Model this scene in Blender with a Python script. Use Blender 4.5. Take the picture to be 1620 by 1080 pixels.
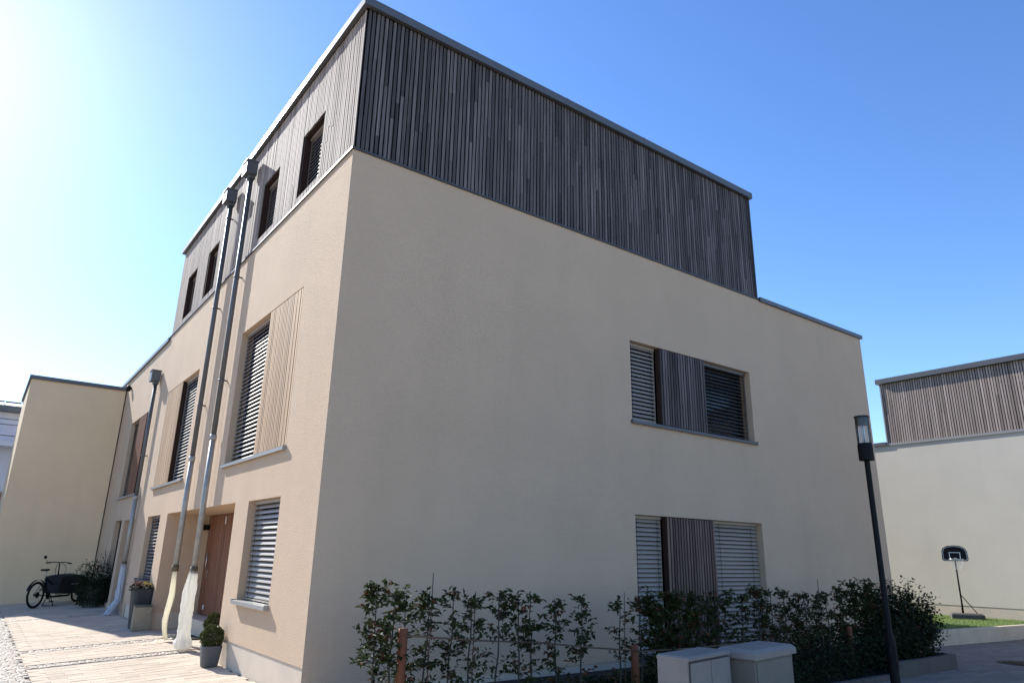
import bpy, bmesh, math, random
from mathutils import Vector, Matrix
R = math.radians
for o in list(bpy.data.objects):
    bpy.data.objects.remove(o)
sc = bpy.context.scene
COL = sc.collection

# ------------------------------------------------------------------ camera
cam_d = bpy.data.cameras.new('camera')
cam = bpy.data.objects.new('camera', cam_d)
COL.objects.link(cam)
cam_d.sensor_width = 36
cam_d.lens = 24.508
cam_d.clip_start = 0.05
cam_d.clip_end = 2000
F = Vector((0.56730711, 0.76906374, 0.29445475))
RT = Vector((0.80104497, -0.59829256, 0.01931235))
UP = Vector((-0.19102251, -0.22491546, 0.95547027))
cam.matrix_world = Matrix(((RT.x, UP.x, -F.x, -3.23847), (RT.y, UP.y, -F.y, -8.21419),
                           (RT.z, UP.z, -F.z, 1.6), (0, 0, 0, 1)))
sc.camera = cam

# ------------------------------------------------------------------ sky, sun, exposure
SUN = Vector((-2.08, 10.3, 6.66)).normalized()
el = math.asin(SUN.z)
az = math.atan2(SUN.x, SUN.y)
w = bpy.data.worlds.new('World')
sc.world = w
w.use_nodes = True
nt = w.node_tree
nt.nodes.clear()
sky = nt.nodes.new('ShaderNodeTexSky')
sky.sky_type = 'NISHITA'
sky.sun_disc = False
sky.sun_elevation = el
sky.sun_rotation = az
sky.altitude = 100
sky.air_density = 1.0
sky.dust_density = 0.2
sky.ozone_density = 3.4
bg = nt.nodes.new('ShaderNodeBackground')
bg.inputs[1].default_value = 0.14
wo = nt.nodes.new('ShaderNodeOutputWorld')
hsv = nt.nodes.new('ShaderNodeHueSaturation')
hsv.inputs['Hue'].default_value = 0.508
hsv.inputs['Saturation'].default_value = 1.17
hsv.inputs['Value'].default_value = 1.1
nt.links.new(sky.outputs[0], hsv.inputs['Color'])
nt.links.new(hsv.outputs[0], bg.inputs[0])
nt.links.new(bg.outputs[0], wo.inputs[0])
sun_d = bpy.data.lights.new('sun', 'SUN')
sun_d.energy = 4.8
sun_d.angle = R(0.53)
sun_d.color = (1.0, 0.995, 0.955)
sun = bpy.data.objects.new('sun', sun_d)
COL.objects.link(sun)
sun.rotation_euler = (-SUN).to_track_quat('-Z', 'Y').to_euler()
sc.view_settings.view_transform = 'Standard'
sc.view_settings.look = 'None'
sc.view_settings.gamma = 1
sc.view_settings.use_curve_mapping = False
sc.view_settings.exposure = 0.79
sc.render.engine = 'CYCLES'
sc.cycles.max_bounces = 8


# ------------------------------------------------------------------ helpers
def gz(x, y):
    """height of the yard: falls away from the houses, rises to the back"""
    return 0.05 * min(max(x, -2.4), 0.0) + 0.006 * min(max(y, 0.0), 17.0)


class MB:
    def __init__(s):
        s.v = []
        s.f = []
        s.m = []
        s.sm = []

    def quad(s, a, b, c, d, m=0):
        n = len(s.v)
        s.v += [tuple(a), tuple(b), tuple(c), tuple(d)]
        s.f.append((n, n + 1, n + 2, n + 3))
        s.m.append(m)
        s.sm.append(False)

    def tri(s, a, b, c, m=0):
        n = len(s.v)
        s.v += [tuple(a), tuple(b), tuple(c)]
        s.f.append((n, n + 1, n + 2))
        s.m.append(m)
        s.sm.append(False)

    def box(s, x0, x1, y0, y1, z0, z1, m=0, bev=0.0):
        if x0 > x1: x0, x1 = x1, x0
        if y0 > y1: y0, y1 = y1, y0
        if z0 > z1: z0, z1 = z1, z0
        n = len(s.v)
        if bev <= 0:
            s.v += [(x0, y0, z0), (x1, y0, z0), (x1, y1, z0), (x0, y1, z0),
                    (x0, y0, z1), (x1, y0, z1), (x1, y1, z1), (x0, y1, z1)]
            fs = [(0, 3, 2, 1), (4, 5, 6, 7), (0, 1, 5, 4), (1, 2, 6, 5), (2, 3, 7, 6), (3, 0, 4, 7)]
        else:
            b = bev
            s.v += [(x0, y0, z0), (x1, y0, z0), (x1, y1, z0), (x0, y1, z0),
                    (x0, y0, z1 - b), (x1, y0, z1 - b), (x1, y1, z1 - b), (x0, y1, z1 - b),
                    (x0 + b, y0 + b, z1), (x1 - b, y0 + b, z1), (x1 - b, y1 - b, z1), (x0 + b, y1 - b, z1)]
            fs = [(0, 3, 2, 1), (8, 9, 10, 11)]
            for i in range(4):
                j = (i + 1) % 4
                fs += [(i, j, j + 4, i + 4), (i + 4, j + 4, j + 8, i + 8)]
        for f in fs:
            s.f.append(tuple(n + i for i in f))
            s.m.append(m)
            s.sm.append(False)

    def tube(s, pts, rad, seg=8, m=0, caps=True, smooth=True):
        pts = [Vector(p) for p in pts]
        k = len(pts)
        if not hasattr(rad, '__len__'):
            rad = [rad] * k
        n = len(s.v)
        prev = None
        for i, p in enumerate(pts):
            t = (pts[min(i + 1, k - 1)] - pts[max(i - 1, 0)])
            if t.length < 1e-9: t = Vector((0, 0, 1))
            t.normalize()
            if prev is None:
                a = t.orthogonal().normalized()
            else:
                a = (prev - t * prev.dot(t))
                a = a.normalized() if a.length > 1e-6 else t.orthogonal().normalized()
            prev = a
            b = t.cross(a)
            for q in range(seg):
                an = 2 * math.pi * q / seg
                s.v.append(tuple(p + (a * math.cos(an) + b * math.sin(an)) * rad[i]))
        for i in range(k - 1):
            for q in range(seg):
                q2 = (q + 1) % seg
                s.f.append((n + i * seg + q, n + i * seg + q2, n + (i + 1) * seg + q2, n + (i + 1) * seg + q))
                s.m.append(m)
                s.sm.append(smooth)
        if caps:
            s.f.append(tuple(n + q for q in reversed(range(seg))))
            s.f.append(tuple(n + (k - 1) * seg + q for q in range(seg)))
            s.m += [m, m]
            s.sm += [False, False]

    def lathe(s, prof, c=(0, 0, 0), seg=20, m=0, smooth=True, sq=0.0):
        n = len(s.v)
        for (r, z) in prof:
            for q in range(seg):
                a = 2 * math.pi * q / seg
                ca, sa = math.cos(a), math.sin(a)
                k = 1.0
                if sq > 0:   # rounded-square plan
                    k = 1 / (abs(ca) ** sq + abs(sa) ** sq) ** (1 / sq)
                s.v.append((c[0] + r * ca * k, c[1] + r * sa * k, c[2] + z))
        for i in range(len(prof) - 1):
            for q in range(seg):
                q2 = (q + 1) % seg
                s.f.append((n + i * seg + q, n + i * seg + q2, n + (i + 1) * seg + q2, n + (i + 1) * seg + q))
                s.m.append(m)
                s.sm.append(smooth)

    def build(s, name, mats, parent=None, kind=None):
        me = bpy.data.meshes.new(name)
        me.from_pydata(s.v, [], s.f)
        if not isinstance(mats, (list, tuple)): mats = [mats]
        for m in mats: me.materials.append(m)
        me.polygons.foreach_set('material_index', s.m)
        me.polygons.foreach_set('use_smooth', s.sm)
        me.update()
        return inst(name, me, parent, kind)


def inst(name, me, parent=None, kind=None):
    o = bpy.data.objects.new(name, me)
    COL.objects.link(o)
    if parent is not None:
        o.parent = parent
    if kind: o['kind'] = kind
    return o


def tag(o, label, cat=None, group=None, kind=None):
    o['label'] = label
    if cat: o['category'] = cat
    if group: o['group'] = group
    if kind: o['kind'] = kind
    return o


def empty(name, loc=(0, 0, 0), rz=0.0):
    o = bpy.data.objects.new(name, None)
    COL.objects.link(o)
    o.location = loc
    o.rotation_euler = (0, 0, rz)
    o.empty_display_size = 0.1
    return o


# ------------------------------------------------------------------ materials
def mat(name, col, rough=0.7, metal=0.0, spec=0.5, var=0.0, vscale=3.0, bump=0.0, bscale=200.0, bdist=0.01,
        rnd=0.0, stretch=None, col2=None, trans=0.0, bump2=0.0, b2scale=5.0, streak=0.0):
    m = bpy.data.materials.new(name)
    m.use_nodes = True
    t = m.node_tree
    N = t.nodes
    L = t.links
    p = N['Principled BSDF']
    p.inputs['Base Color'].default_value = (*col, 1)
    p.inputs['Roughness'].default_value = rough
    p.inputs['Metallic'].default_value = metal
    p.inputs['Specular IOR Level'].default_value = spec
    geo = N.new('ShaderNodeNewGeometry')
    pos = geo.outputs['Position']
    last = None
    if stretch:
        mp = N.new('ShaderNodeMapping')
        mp.inputs['Scale'].default_value = stretch
        L.new(pos, mp.inputs['Vector'])
        pos2 = mp.outputs[0]
    else:
        pos2 = pos
    if var > 0 or col2:
        nz = N.new('ShaderNodeTexNoise')
        nz.inputs['Scale'].default_value = vscale
        nz.inputs['Detail'].default_value = 6
        nz.inputs['Roughness'].default_value = 0.6
        L.new(pos2, nz.inputs['Vector'])
        mr = N.new('ShaderNodeMapRange')
        mr.inputs[1].default_value = 0.3
        mr.inputs[2].default_value = 0.7
        L.new(nz.outputs['Fac'], mr.inputs[0])
        mx = N.new('ShaderNodeMix')
        mx.data_type = 'RGBA'
        c2 = col2 if col2 else tuple(c * (1 - var) for c in col)
        mx.inputs[6].default_value = (*col, 1)
        mx.inputs[7].default_value = (*c2, 1)
        L.new(mr.outputs[0], mx.inputs[0])
        last = mx.outputs[2]
    if streak > 0:      # faint rain streaks and dust with a shape of their own
        mp2 = N.new('ShaderNodeMapping')
        mp2.inputs['Scale'].default_value = (2.2, 2.2, 0.22)
        L.new(pos, mp2.inputs['Vector'])
        n2 = N.new('ShaderNodeTexNoise')
        n2.inputs['Scale'].default_value = 1.0
        n2.inputs['Detail'].default_value = 5
        L.new(mp2.outputs[0], n2.inputs['Vector'])
        m3 = N.new('ShaderNodeMapRange')
        m3.inputs[1].default_value = 0.5
        m3.inputs[2].default_value = 0.75
        m3.inputs[3].default_value = 0.0
        m3.inputs[4].default_value = streak
        L.new(n2.outputs['Fac'], m3.inputs[0])
        mx2 = N.new('ShaderNodeMix')
        mx2.data_type = 'RGBA'
        L.new(m3.outputs[0], mx2.inputs[0])
        L.new(last, mx2.inputs[6])
        mx2.inputs[7].default_value = (col[0] * .35, col[1] * .36, col[2] * .38, 1)
        last = mx2.outputs[2]
    if rnd > 0:
        oi = N.new('ShaderNodeObjectInfo')
        ad = N.new('ShaderNodeMath')
        ad.operation = 'ADD'
        L.new(oi.outputs['Random'], ad.inputs[0])
        L.new(geo.outputs['Random Per Island'], ad.inputs[1])
        fr = N.new('ShaderNodeMath')
        fr.operation = 'FRACT'
        L.new(ad.outputs[0], fr.inputs[0])
        mr2 = N.new('ShaderNodeMapRange')
        mr2.inputs[3].default_value = 1 - rnd
        mr2.inputs[4].default_value = 1 + rnd
        L.new(fr.outputs[0], mr2.inputs[0])
        hs = N.new('ShaderNodeHueSaturation')
        L.new(mr2.outputs[0], hs.inputs['Value'])
        if last is not None:
            L.new(last, hs.inputs['Color'])
        else:
            hs.inputs['Color'].default_value = (*col, 1)
        last = hs.outputs[0]
    if last is not None:
        L.new(last, p.inputs['Base Color'])
    nrm = None
    if bump2 > 0:
        b2 = N.new('ShaderNodeTexNoise')
        b2.inputs['Scale'].default_value = b2scale
        b2.inputs['Detail'].default_value = 3
        L.new(pos2, b2.inputs['Vector'])
        bn2 = N.new('ShaderNodeBump')
        bn2.inputs['Strength'].default_value = bump2
        bn2.inputs['Distance'].default_value = 0.05
        L.new(b2.outputs['Fac'], bn2.inputs['Height'])
        nrm = bn2.outputs[0]
    if bump > 0:
        bz = N.new('ShaderNodeTexNoise')
        bz.inputs['Scale'].default_value = bscale
        bz.inputs['Detail'].default_value = 4
        L.new(pos2, bz.inputs['Vector'])
        bn = N.new('ShaderNodeBump')
        bn.inputs['Strength'].default_value = bump
        bn.inputs['Distance'].default_value = bdist
        L.new(bz.outputs['Fac'], bn.inputs['Height'])
        if nrm is not None: L.new(nrm, bn.inputs['Normal'])
        nrm = bn.outputs[0]
    if nrm is not None:
        L.new(nrm, p.inputs['Normal'])
    if trans > 0:
        tr = N.new('ShaderNodeBsdfTranslucent')
        if last is not None:
            L.new(last, tr.inputs[0])
        else:
            tr.inputs[0].default_value = (*col, 1)
        ms = N.new('ShaderNodeMixShader')
        ms.inputs[0].default_value = trans
        L.new(p.outputs[0], ms.inputs[1])
        L.new(tr.outputs[0], ms.inputs[2])
        L.new(ms.outputs[0], N['Material Output'].inputs[0])
    return m


M = {}
M['render'] = mat('cream_render', (0.655, 0.473, 0.325), 0.9, spec=0.2, var=0.09, vscale=0.8, bump=0.75, bscale=75, bdist=0.02, streak=0.045)
M['render_w'] = mat('white_render', (0.67, 0.59, 0.48), 0.9, spec=0.25, var=0.08, vscale=0.8, bump=0.6, bscale=75, bdist=0.018, streak=0.045)
M['render_y'] = mat('yellow_cream_render', (0.90, 0.67, 0.42), 0.9, spec=0.2, var=0.08, vscale=0.7, bump=0.4, bscale=75, bdist=0.012, streak=0.06)
M['plinth'] = mat('plinth_render', (0.66, 0.54, 0.42), 0.85, spec=0.25, var=0.12, vscale=2.5, bump=0.15, bscale=90, bdist=0.006)
M['wood'] = mat('weathered_larch_shaded', (0.175, 0.142, 0.135), 0.64, spec=0.24, vscale=1.0, col2=(0.058, 0.047, 0.047), rnd=0.5,
                stretch=(28, 28, 1.1), bump=0.25, bscale=3.0, bdist=0.004)  # shaded copy of the larch, for the gable
M['wood_sun'] = mat('brown_larch_sunlit', (0.46, 0.37, 0.31), 0.78, spec=0.16, vscale=1.0, col2=(0.31, 0.235, 0.195), rnd=0.3,
                  stretch=(28, 28, 1.0), bump=0.2, bscale=3.0, bdist=0.004)  # sunlit copy of the larch: sunlight is put into the lighter colour
M['wood_t'] = mat('tan_larch', (0.64, 0.43, 0.26), 0.7, spec=0.25, vscale=1.0, col2=(0.52, 0.34, 0.20), rnd=0.2,
                  stretch=(28, 28, 1.0), bump=0.2, bscale=3.0, bdist=0.004)
M['wood_r'] = mat('reddish_larch', (0.20, 0.135, 0.105), 0.6, spec=0.3, vscale=1.0, col2=(0.075, 0.045, 0.036), rnd=0.45,
                  stretch=(28, 28, 1.0), bump=0.2, bscale=3.0, bdist=0.004)
M['wood_d'] = mat('door_larch', (0.26, 0.11, 0.06), 0.5, spec=0.4, vscale=1.0, col2=(0.19, 0.08, 0.045), rnd=0.2,
                  stretch=(28, 28, 1.0), bump=0.2, bscale=3.0, bdist=0.004)
M['back'] = mat('black_membrane', (0.012, 0.012, 0.014), 0.9, spec=0.1)
M['frame'] = mat('dark_brown_frame', (0.05, 0.028, 0.022), 0.8, spec=0.12, var=0.2, vscale=8)
M['zinc'] = mat('grey_zinc', (0.125, 0.125, 0.128), 0.45, metal=0.2, var=0.15, vscale=4, bump=0.05, bscale=15)
M['flash'] = mat('dark_flashing', (0.07, 0.068, 0.068), 0.5, spec=0.4, var=0.15, vscale=6)
M['sill'] = mat('aluminium_sill', (0.36, 0.345, 0.32), 0.45, metal=0.2, var=0.1, vscale=6)
M['galv'] = mat('galvanised_steel', (0.42, 0.41, 0.37), 0.5, metal=0.35, var=0.3, vscale=9, col2=(0.27, 0.28, 0.28))
M['pipe'] = mat('zinc_pipe', (0.13, 0.135, 0.14), 0.5, metal=0.35, var=0.2, vscale=5)
M['slat'] = mat('aluminium_slat', (0.37, 0.305, 0.25), 0.42, metal=0.12, var=0.06, vscale=7)
M['slat_d'] = mat('bronze_slat', (0.24, 0.23, 0.22), 0.35, metal=0.5, var=0.06, vscale=7)
M['glass'] = mat('window_glass', (0.012, 0.016, 0.02), 0.04, spec=0.8)
M['roof'] = mat('flat_roof', (0.22, 0.22, 0.22), 0.9, var=0.2)
M['black'] = mat('black_paint', (0.010, 0.009, 0.010), 0.55, spec=0.15, var=0.2, vscale=10)
M['rubber'] = mat('black_rubber', (0.012, 0.012, 0.012), 0.8, spec=0.3)
M['canvas'] = mat('black_canvas', (0.012, 0.012, 0.014), 0.85, var=0.3, vscale=12, bump=0.3, bscale=60)
M['chrome'] = mat('bare_metal', (0.5, 0.5, 0.5), 0.3, metal=0.9)
M['white'] = mat('white_paint', (0.75, 0.75, 0.73), 0.5)
M['redreflect'] = mat('red_cable', (0.16, 0.02, 0.015), 0.4)
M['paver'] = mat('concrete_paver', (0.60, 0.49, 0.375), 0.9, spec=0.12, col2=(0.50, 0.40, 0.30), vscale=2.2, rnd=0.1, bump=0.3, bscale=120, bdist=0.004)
M['joint'] = mat('sandy_joint', (0.44, 0.36, 0.285), 0.95, var=0.3, vscale=30, bump=0.4, bscale=60)
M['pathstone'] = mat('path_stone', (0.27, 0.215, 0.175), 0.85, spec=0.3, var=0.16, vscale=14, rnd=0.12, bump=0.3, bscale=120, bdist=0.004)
M['cobble'] = mat('granite_cobble', (0.54, 0.44, 0.335), 0.8, var=0.3, vscale=18, rnd=0.25, bump=0.4, bscale=60, bdist=0.008)
M['cobj'] = mat('cobble_joint', (0.38, 0.31, 0.235), 0.95, var=0.3, vscale=30)
M['soil'] = mat('dark_soil', (0.035, 0.027, 0.02), 0.95, var=0.4, vscale=20, bump=0.8, bscale=25, bdist=0.03)
M['earth'] = mat('grey_ground', (0.34, 0.28, 0.22), 0.95, var=0.25, vscale=1.2, bump=0.3, bscale=40)
M['conc'] = mat('pale_concrete', (0.62, 0.49, 0.36), 0.85, var=0.2, vscale=3, bump=0.25, bscale=80, bdist=0.005)
M['conc_d'] = mat('grey_concrete', (0.10, 0.088, 0.078), 0.85, var=0.25, vscale=5, bump=0.3, bscale=80, bdist=0.005)
M['leaf'] = mat('hornbeam_leaf', (0.042, 0.052, 0.018), 0.5, spec=0.12, rnd=0.45, trans=0.22)
M['leaf2'] = mat('reddish_leaf', (0.12, 0.045, 0.022), 0.5, spec=0.3, rnd=0.4, trans=0.2)
M['leafd'] = mat('dark_shrub_leaf', (0.022, 0.032, 0.013), 0.5, spec=0.12, rnd=0.5, trans=0.15)
M['boxleaf'] = mat('boxwood_leaf', (0.075, 0.085, 0.022), 0.45, rnd=0.45, trans=0.2)
M['flow'] = mat('pansy_petal', (0.55, 0.38, 0.08), 0.6, rnd=0.4, trans=0.3)
M['flow2'] = mat('dark_red_petal', (0.12, 0.02, 0.03), 0.6, rnd=0.4, trans=0.2)
M['bark'] = mat('sapling_bark', (0.075, 0.06, 0.045), 0.85, var=0.4, vscale=30, bump=0.4, bscale=60)
M['bamboo'] = mat('bamboo_cane', (0.13, 0.075, 0.042), 0.55, var=0.3, vscale=20)
M['post'] = mat('reddish_round_post', (0.20, 0.065, 0.028), 0.75, var=0.4, vscale=3, stretch=(20, 20, 1.5), bump=0.3, bscale=4, bdist=0.005)
M['grass'] = mat('lawn_grass', (0.24, 0.31, 0.10), 0.6, spec=0.3, rnd=0.4, trans=0.35)
M['lawnbase'] = mat('lawn_soil', (0.09, 0.13, 0.04), 0.95, var=0.4, vscale=8)
M['plastic'] = mat('white_film', (0.93, 0.91, 0.85), 0.45, spec=0.4, bump2=0.8, b2scale=28, trans=0.62)
M['plastic_y'] = mat('yellowed_film', (0.91, 0.87, 0.74), 0.45, spec=0.4, bump2=0.8, b2scale=28, trans=0.6)
M['plastic_b'] = mat('pale_blue_film', (0.55, 0.60, 0.68), 0.45, spec=0.4, bump2=0.4, b2scale=14, trans=0.2)
M['pot'] = mat('grey_pot', (0.11, 0.112, 0.115), 0.75, var=0.2, vscale=6, bump=0.15, bscale=60)
M['potd'] = mat('anthracite_planter', (0.035, 0.04, 0.045), 0.6, var=0.2, vscale=6)
M['steelbox'] = mat('brushed_steel', (0.30, 0.285, 0.24), 0.42, metal=0.65, var=0.15, vscale=6)
M['cab'] = mat('light_grey_cabinet', (0.235, 0.21, 0.19), 0.55, var=0.2, vscale=4, bump=0.08, bscale=120)
M['cab2'] = mat('grey_green_cabinet', (0.165, 0.15, 0.128), 0.6, var=0.2, vscale=4, bump=0.1, bscale=120)
M['seam'] = mat('dark_seam', (0.05, 0.045, 0.04), 0.8)
M['rust'] = mat('rusty_collar', (0.16, 0.12, 0.07), 0.7, var=0.4, vscale=20)
M['brick'] = mat('pinkish_brick', (0.40, 0.22, 0.17), 0.85, rnd=0.2, var=0.15, vscale=20)
M['mortar'] = mat('pale_mortar', (0.55, 0.48, 0.42), 0.95)
M['white_shade'] = mat('white_render_blue_shade', (0.66, 0.70, 0.80), 0.85, var=0.05)  # white wall; the blue of its shade is put into the colour
M['metalroof'] = mat('light_metal_roof', (0.62, 0.60, 0.58), 0.4, metal=0.3, var=0.06)
M['clear'] = bpy.data.materials.new('clear_lamp_glass')
M['clear'].use_nodes = True
_n = M['clear'].node_tree
_n.nodes.clear()
_o = _n.nodes.new('ShaderNodeOutputMaterial')
_t = _n.nodes.new('ShaderNodeBsdfTransparent')
_t.inputs[0].default_value = (0.93, 0.95, 0.96, 1)
_g = _n.nodes.new('ShaderNodeBsdfGlossy')
_g.inputs['Roughness'].default_value = 0.05
_f = _n.nodes.new('ShaderNodeFresnel')
_f.inputs[0].default_value = 1.5
_x = _n.nodes.new('ShaderNodeMixShader')
_n.links.new(_f.outputs[0], _x.inputs[0])
_n.links.new(_t.outputs[0], _x.inputs[1])
_n.links.new(_g.outputs[0], _x.inputs[2])
_n.links.new(_x.outputs[0], _o.inputs[0])


# ------------------------------------------------------------------ facade helpers
class Plane:
    """a facade: axis 'x' = plane x=c facing -x (u is y); axis 'y' = plane y=c facing -y (u is x)"""

    def __init__(s, axis, c):
        s.a, s.c = axis, c

    def P(s, u, d, z):
        return (s.c + d, u, z) if s.a == 'x' else (u, s.c + d, z)

    def box(s, mb, u0, u1, d0, d1, z0, z1, m=0):
        if s.a == 'x':
            mb.box(s.c + d0, s.c + d1, u0, u1, z0, z1, m)
        else:
            mb.box(u0, u1, s.c + d0, s.c + d1, z0, z1, m)

    def wall(s, mb, u0, u1, z0, z1, ops, m=0):
        us = sorted({u0, u1} | {o[0] for o in ops} | {o[1] for o in ops})
        zs = sorted({z0, z1} | {o[2] for o in ops} | {o[3] for o in ops})
        for i in range(len(us) - 1):
            for j in range(len(zs) - 1):
                a, b, c, d = us[i], us[i + 1], zs[j], zs[j + 1]
                mu, mz = (a + b) / 2, (c + d) / 2
                if any(o[0] < mu < o[1] and o[2] < mz < o[3] for o in ops):
                    continue
                mb.quad(s.P(a, 0, c), s.P(b, 0, c), s.P(b, 0, d), s.P(a, 0, d), m)
        for o in ops:
            a, b, c, d, dep = o[:5]
            P = s.P
            skip = o[5] if len(o) > 5 else ''
            if 'l' not in skip: mb.quad(P(a, 0, c), P(a, dep, c), P(a, dep, d), P(a, 0, d), m)
            if 'r' not in skip: mb.quad(P(b, 0, c), P(b, dep, c), P(b, dep, d), P(b, 0, d), m)
            if 't' not in skip: mb.quad(P(a, 0, d), P(b, 0, d), P(b, dep, d), P(a, dep, d), m)
            if 'b' not in skip: mb.quad(P(a, 0, c), P(b, 0, c), P(b, dep, c), P(a, dep, c), m)


_slat = {}


def slat_mesh(L, wid, tilt, m):
    k = (round(L, 3), wid, tilt, m.name)
    if k in _slat: return _slat[k]
    mb = MB()
    prof = []
    n = 5
    for i in range(n):
        t = i / (n - 1) - 0.5
        crown = 0.010 * (1 - 4 * t * t)
        y, z = t * wid, crown          # outer edge is -y
        a = R(tilt)                    # outer edge tipped down
        prof.append((y * math.cos(a) - z * math.sin(a), y * math.sin(a) + z * math.cos(a)))
    for i in range(n - 1):
        (y0, z0), (y1, z1) = prof[i], prof[i + 1]
        mb.quad((-L / 2, y0, z0), (L / 2, y0, z0), (L / 2, y1, z1), (-L / 2, y1, z1))
        mb.sm[-1] = True
    me = bpy.data.meshes.new('slat')
    me.from_pydata(mb.v, [], mb.f)
    bm = bmesh.new()
    bm.from_mesh(me)
    bmesh.ops.remove_doubles(bm, verts=bm.verts, dist=1e-5)
    bm.to_mesh(me)
    bm.free()
    me.polygons.foreach_set('use_smooth', [True] * len(me.polygons))
    me.materials.append(m)
    _slat[k] = me
    return me


def blind(parent, pl, u0, u1, z0, z1, d, m, tilt=48, pitch=0.072, wid=0.08, rng=None):
    """venetian blind; its slats are sub-parts"""
    L = u1 - u0 - 0.03
    mb = MB()
    pl.box(mb, u0 + .005, u1 - .005, d - 0.035, d + 0.035, z1 - 0.05, z1 - 0.003)        # head box
    pl.box(mb, u0 + .02, u1 - .02, d - 0.03, d + 0.03, z0 + 0.012, z0 + 0.034)           # bottom rail
    for uu in (u0 + 0.008, u1 - 0.008):
        pl.box(mb, uu - .007, uu + .007, d - 0.012, d + 0.012, z0 + .002, z1 - 0.05)     # guide rails
    nc = 2 if L > 0.6 else 1
    for k in range(nc):
        uu = u0 + (u1 - u0) * (0.16 if k == 0 else 0.84)
        pl.box(mb, uu - .003, uu + .003, d - 0.041, d - 0.037, z0 + .03, z1 - 0.05, 1)    # ladder cords
    b = mb.build('blind', [m, M['black']], parent)
    me = slat_mesh(L, wid, tilt, m)
    z = z0 + 0.075
    rng = rng or random.Random(int((u0 * 31 + z0 * 17) * 100))
    while z < z1 - 0.055:
        o = inst('slat', me, b)
        o.location = pl.P((u0 + u1) / 2, d, z)
        o.rotation_euler = (R(rng.uniform(-2.0, 2.0)), 0, R(-90) if pl.a == 'x' else 0)
        z += pitch
    return b


_bat = {}


def batten_mesh(wid, thick, m):
    k = (wid, thick, m.name)
    if k in _bat: return _bat[k]
    mb = MB()
    mb.box(-wid / 2, wid / 2, -thick / 2, thick / 2, 0, 1)
    me = bpy.data.meshes.new('batten')
    me.from_pydata(mb.v, [], mb.f)
    me.materials.append(m)
    _bat[k] = me
    return me


def battens(parent, pl, u0, u1, z0, z1, d, m, pitch=0.069, wid=0.0475, thick=0.012, joints=0.0, seed=0, name='board', holes=()):
    """upright cladding boards, each an object of its own; d = depth of their face centre"""
    me = batten_mesh(wid, thick, m)
    rng = random.Random(seed)
    n = max(1, int(round((u1 - u0) / pitch)))
    p = (u1 - u0) / n
    cnt = 0
    for i in range(n):
        u = u0 + (i + 0.5) * p
        cuts = [z0, z1]
        r = rng.random()
        if r < joints:
            cuts.append(rng.uniform(z0 + .25, z1 - .25))
            if r < joints * 0.22:
                c = rng.uniform(z0 + .25, z1 - .25)
                if abs(c - cuts[-1]) > .3: cuts.append(c)
        cuts.sort()
        for a, b in zip(cuts[:-1], cuts[1:]):
            o = inst(name, me, parent)
            o.location = pl.P(u + rng.uniform(-.002, .002), d + rng.uniform(-.003, .003), a + (0.003 if a > z0 else 0))
            o.scale = (1, 1, b - a - (0.003 if a > z0 else 0))
            o.rotation_euler = (0, 0, R(-90) if pl.a == 'x' else 0)
            cnt += 1
    return cnt


def battens_joined(mb, pl, u0, u1, z0, z1, d, pitch=0.069, wid=0.0475, thick=0.012, holes=(), seed=1):
    rng = random.Random(seed)
    n = int(round((u1 - u0) / pitch))
    p = (u1 - u0) / n
    for i in range(n):
        u = u0 + (i + 0.5) * p
        segs = [(z0, z1)]
        for (a, b, c, e) in holes:
            if a - wid / 2 < u < b + wid / 2:
                segs = [(z0, c), (e, z1)]
        for (za, zb) in segs:
            cuts = [za, zb]
            if zb - za > 1.5 and rng.random() < .7: cuts.insert(1, rng.uniform(za + .3, zb - .3))
            for q in range(len(cuts) - 1):
                dd = d + rng.uniform(-.003, .003)
                pl.box(mb, u - wid / 2, u + wid / 2, dd - thick / 2, dd + thick / 2, cuts[q] + .0015, cuts[q + 1] - .0015)


def shutter(parent, pl, u0, u1, z0, z1, m, d=-0.005, thick=0.11, pitch=0.069):
    mb = MB()
    pl.box(mb, u0, u1, d + 0.026, d + thick, z0, z1)
    s = mb.build('shutter', M['frame'], parent)
    battens(s, pl, u0 + .004, u1 - .004, z0 + .012, z1 - .012, d + 0.012, m, pitch=pitch, wid=pitch * .68, seed=int(u0 * 100), name='batten')
    return s


def sill(parent, pl, u0, u1, z, out=0.06, dep=0.14, m=None):
    mb = MB()
    pl.box(mb, u0 - .03, u1 + .03, -out, dep, z - 0.022, z + 0.006)
    pl.box(mb, u0 - .03, u1 + .03, -out - .003, -out, z - 0.045, z + 0.006)
    for uu in (u0 - .033, u1 + .03):
        pl.box(mb, uu, uu + .004, -out, -0.002, z - .045, z + .02)
    return mb.build('sill', m or M['sill'], parent)


def pane(parent, pl, u0, u1, z0, z1, d, mull=True):
    mb = MB()
    fw = 0.07
    pl.box(mb, u0, u1, d - .03, d + .05, z0, z0 + fw)
    pl.box(mb, u0, u1, d - .03, d + .05, z1 - fw, z1)
    pl.box(mb, u0, u0 + fw, d - .028, d + .05, z0 + fw, z1 - fw)
    pl.box(mb, u1 - fw, u1, d - .028, d + .05, z0 + fw, z1 - fw)
    if mull and u1 - u0 > 1.6:
        c = (u0 + u1) / 2
        pl.box(mb, c - .05, c + .05, d - .026, d + .05, z0 + fw, z1 - fw)
    w_ = mb.build('window', M['frame'], parent)
    g = MB()
    pl.box(g, u0 + .02, u1 - .02, d + .01, d + .03, z0 + .02, z1 - .02)
    g.build('pane', M['glass'], w_)
    return w_


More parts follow.
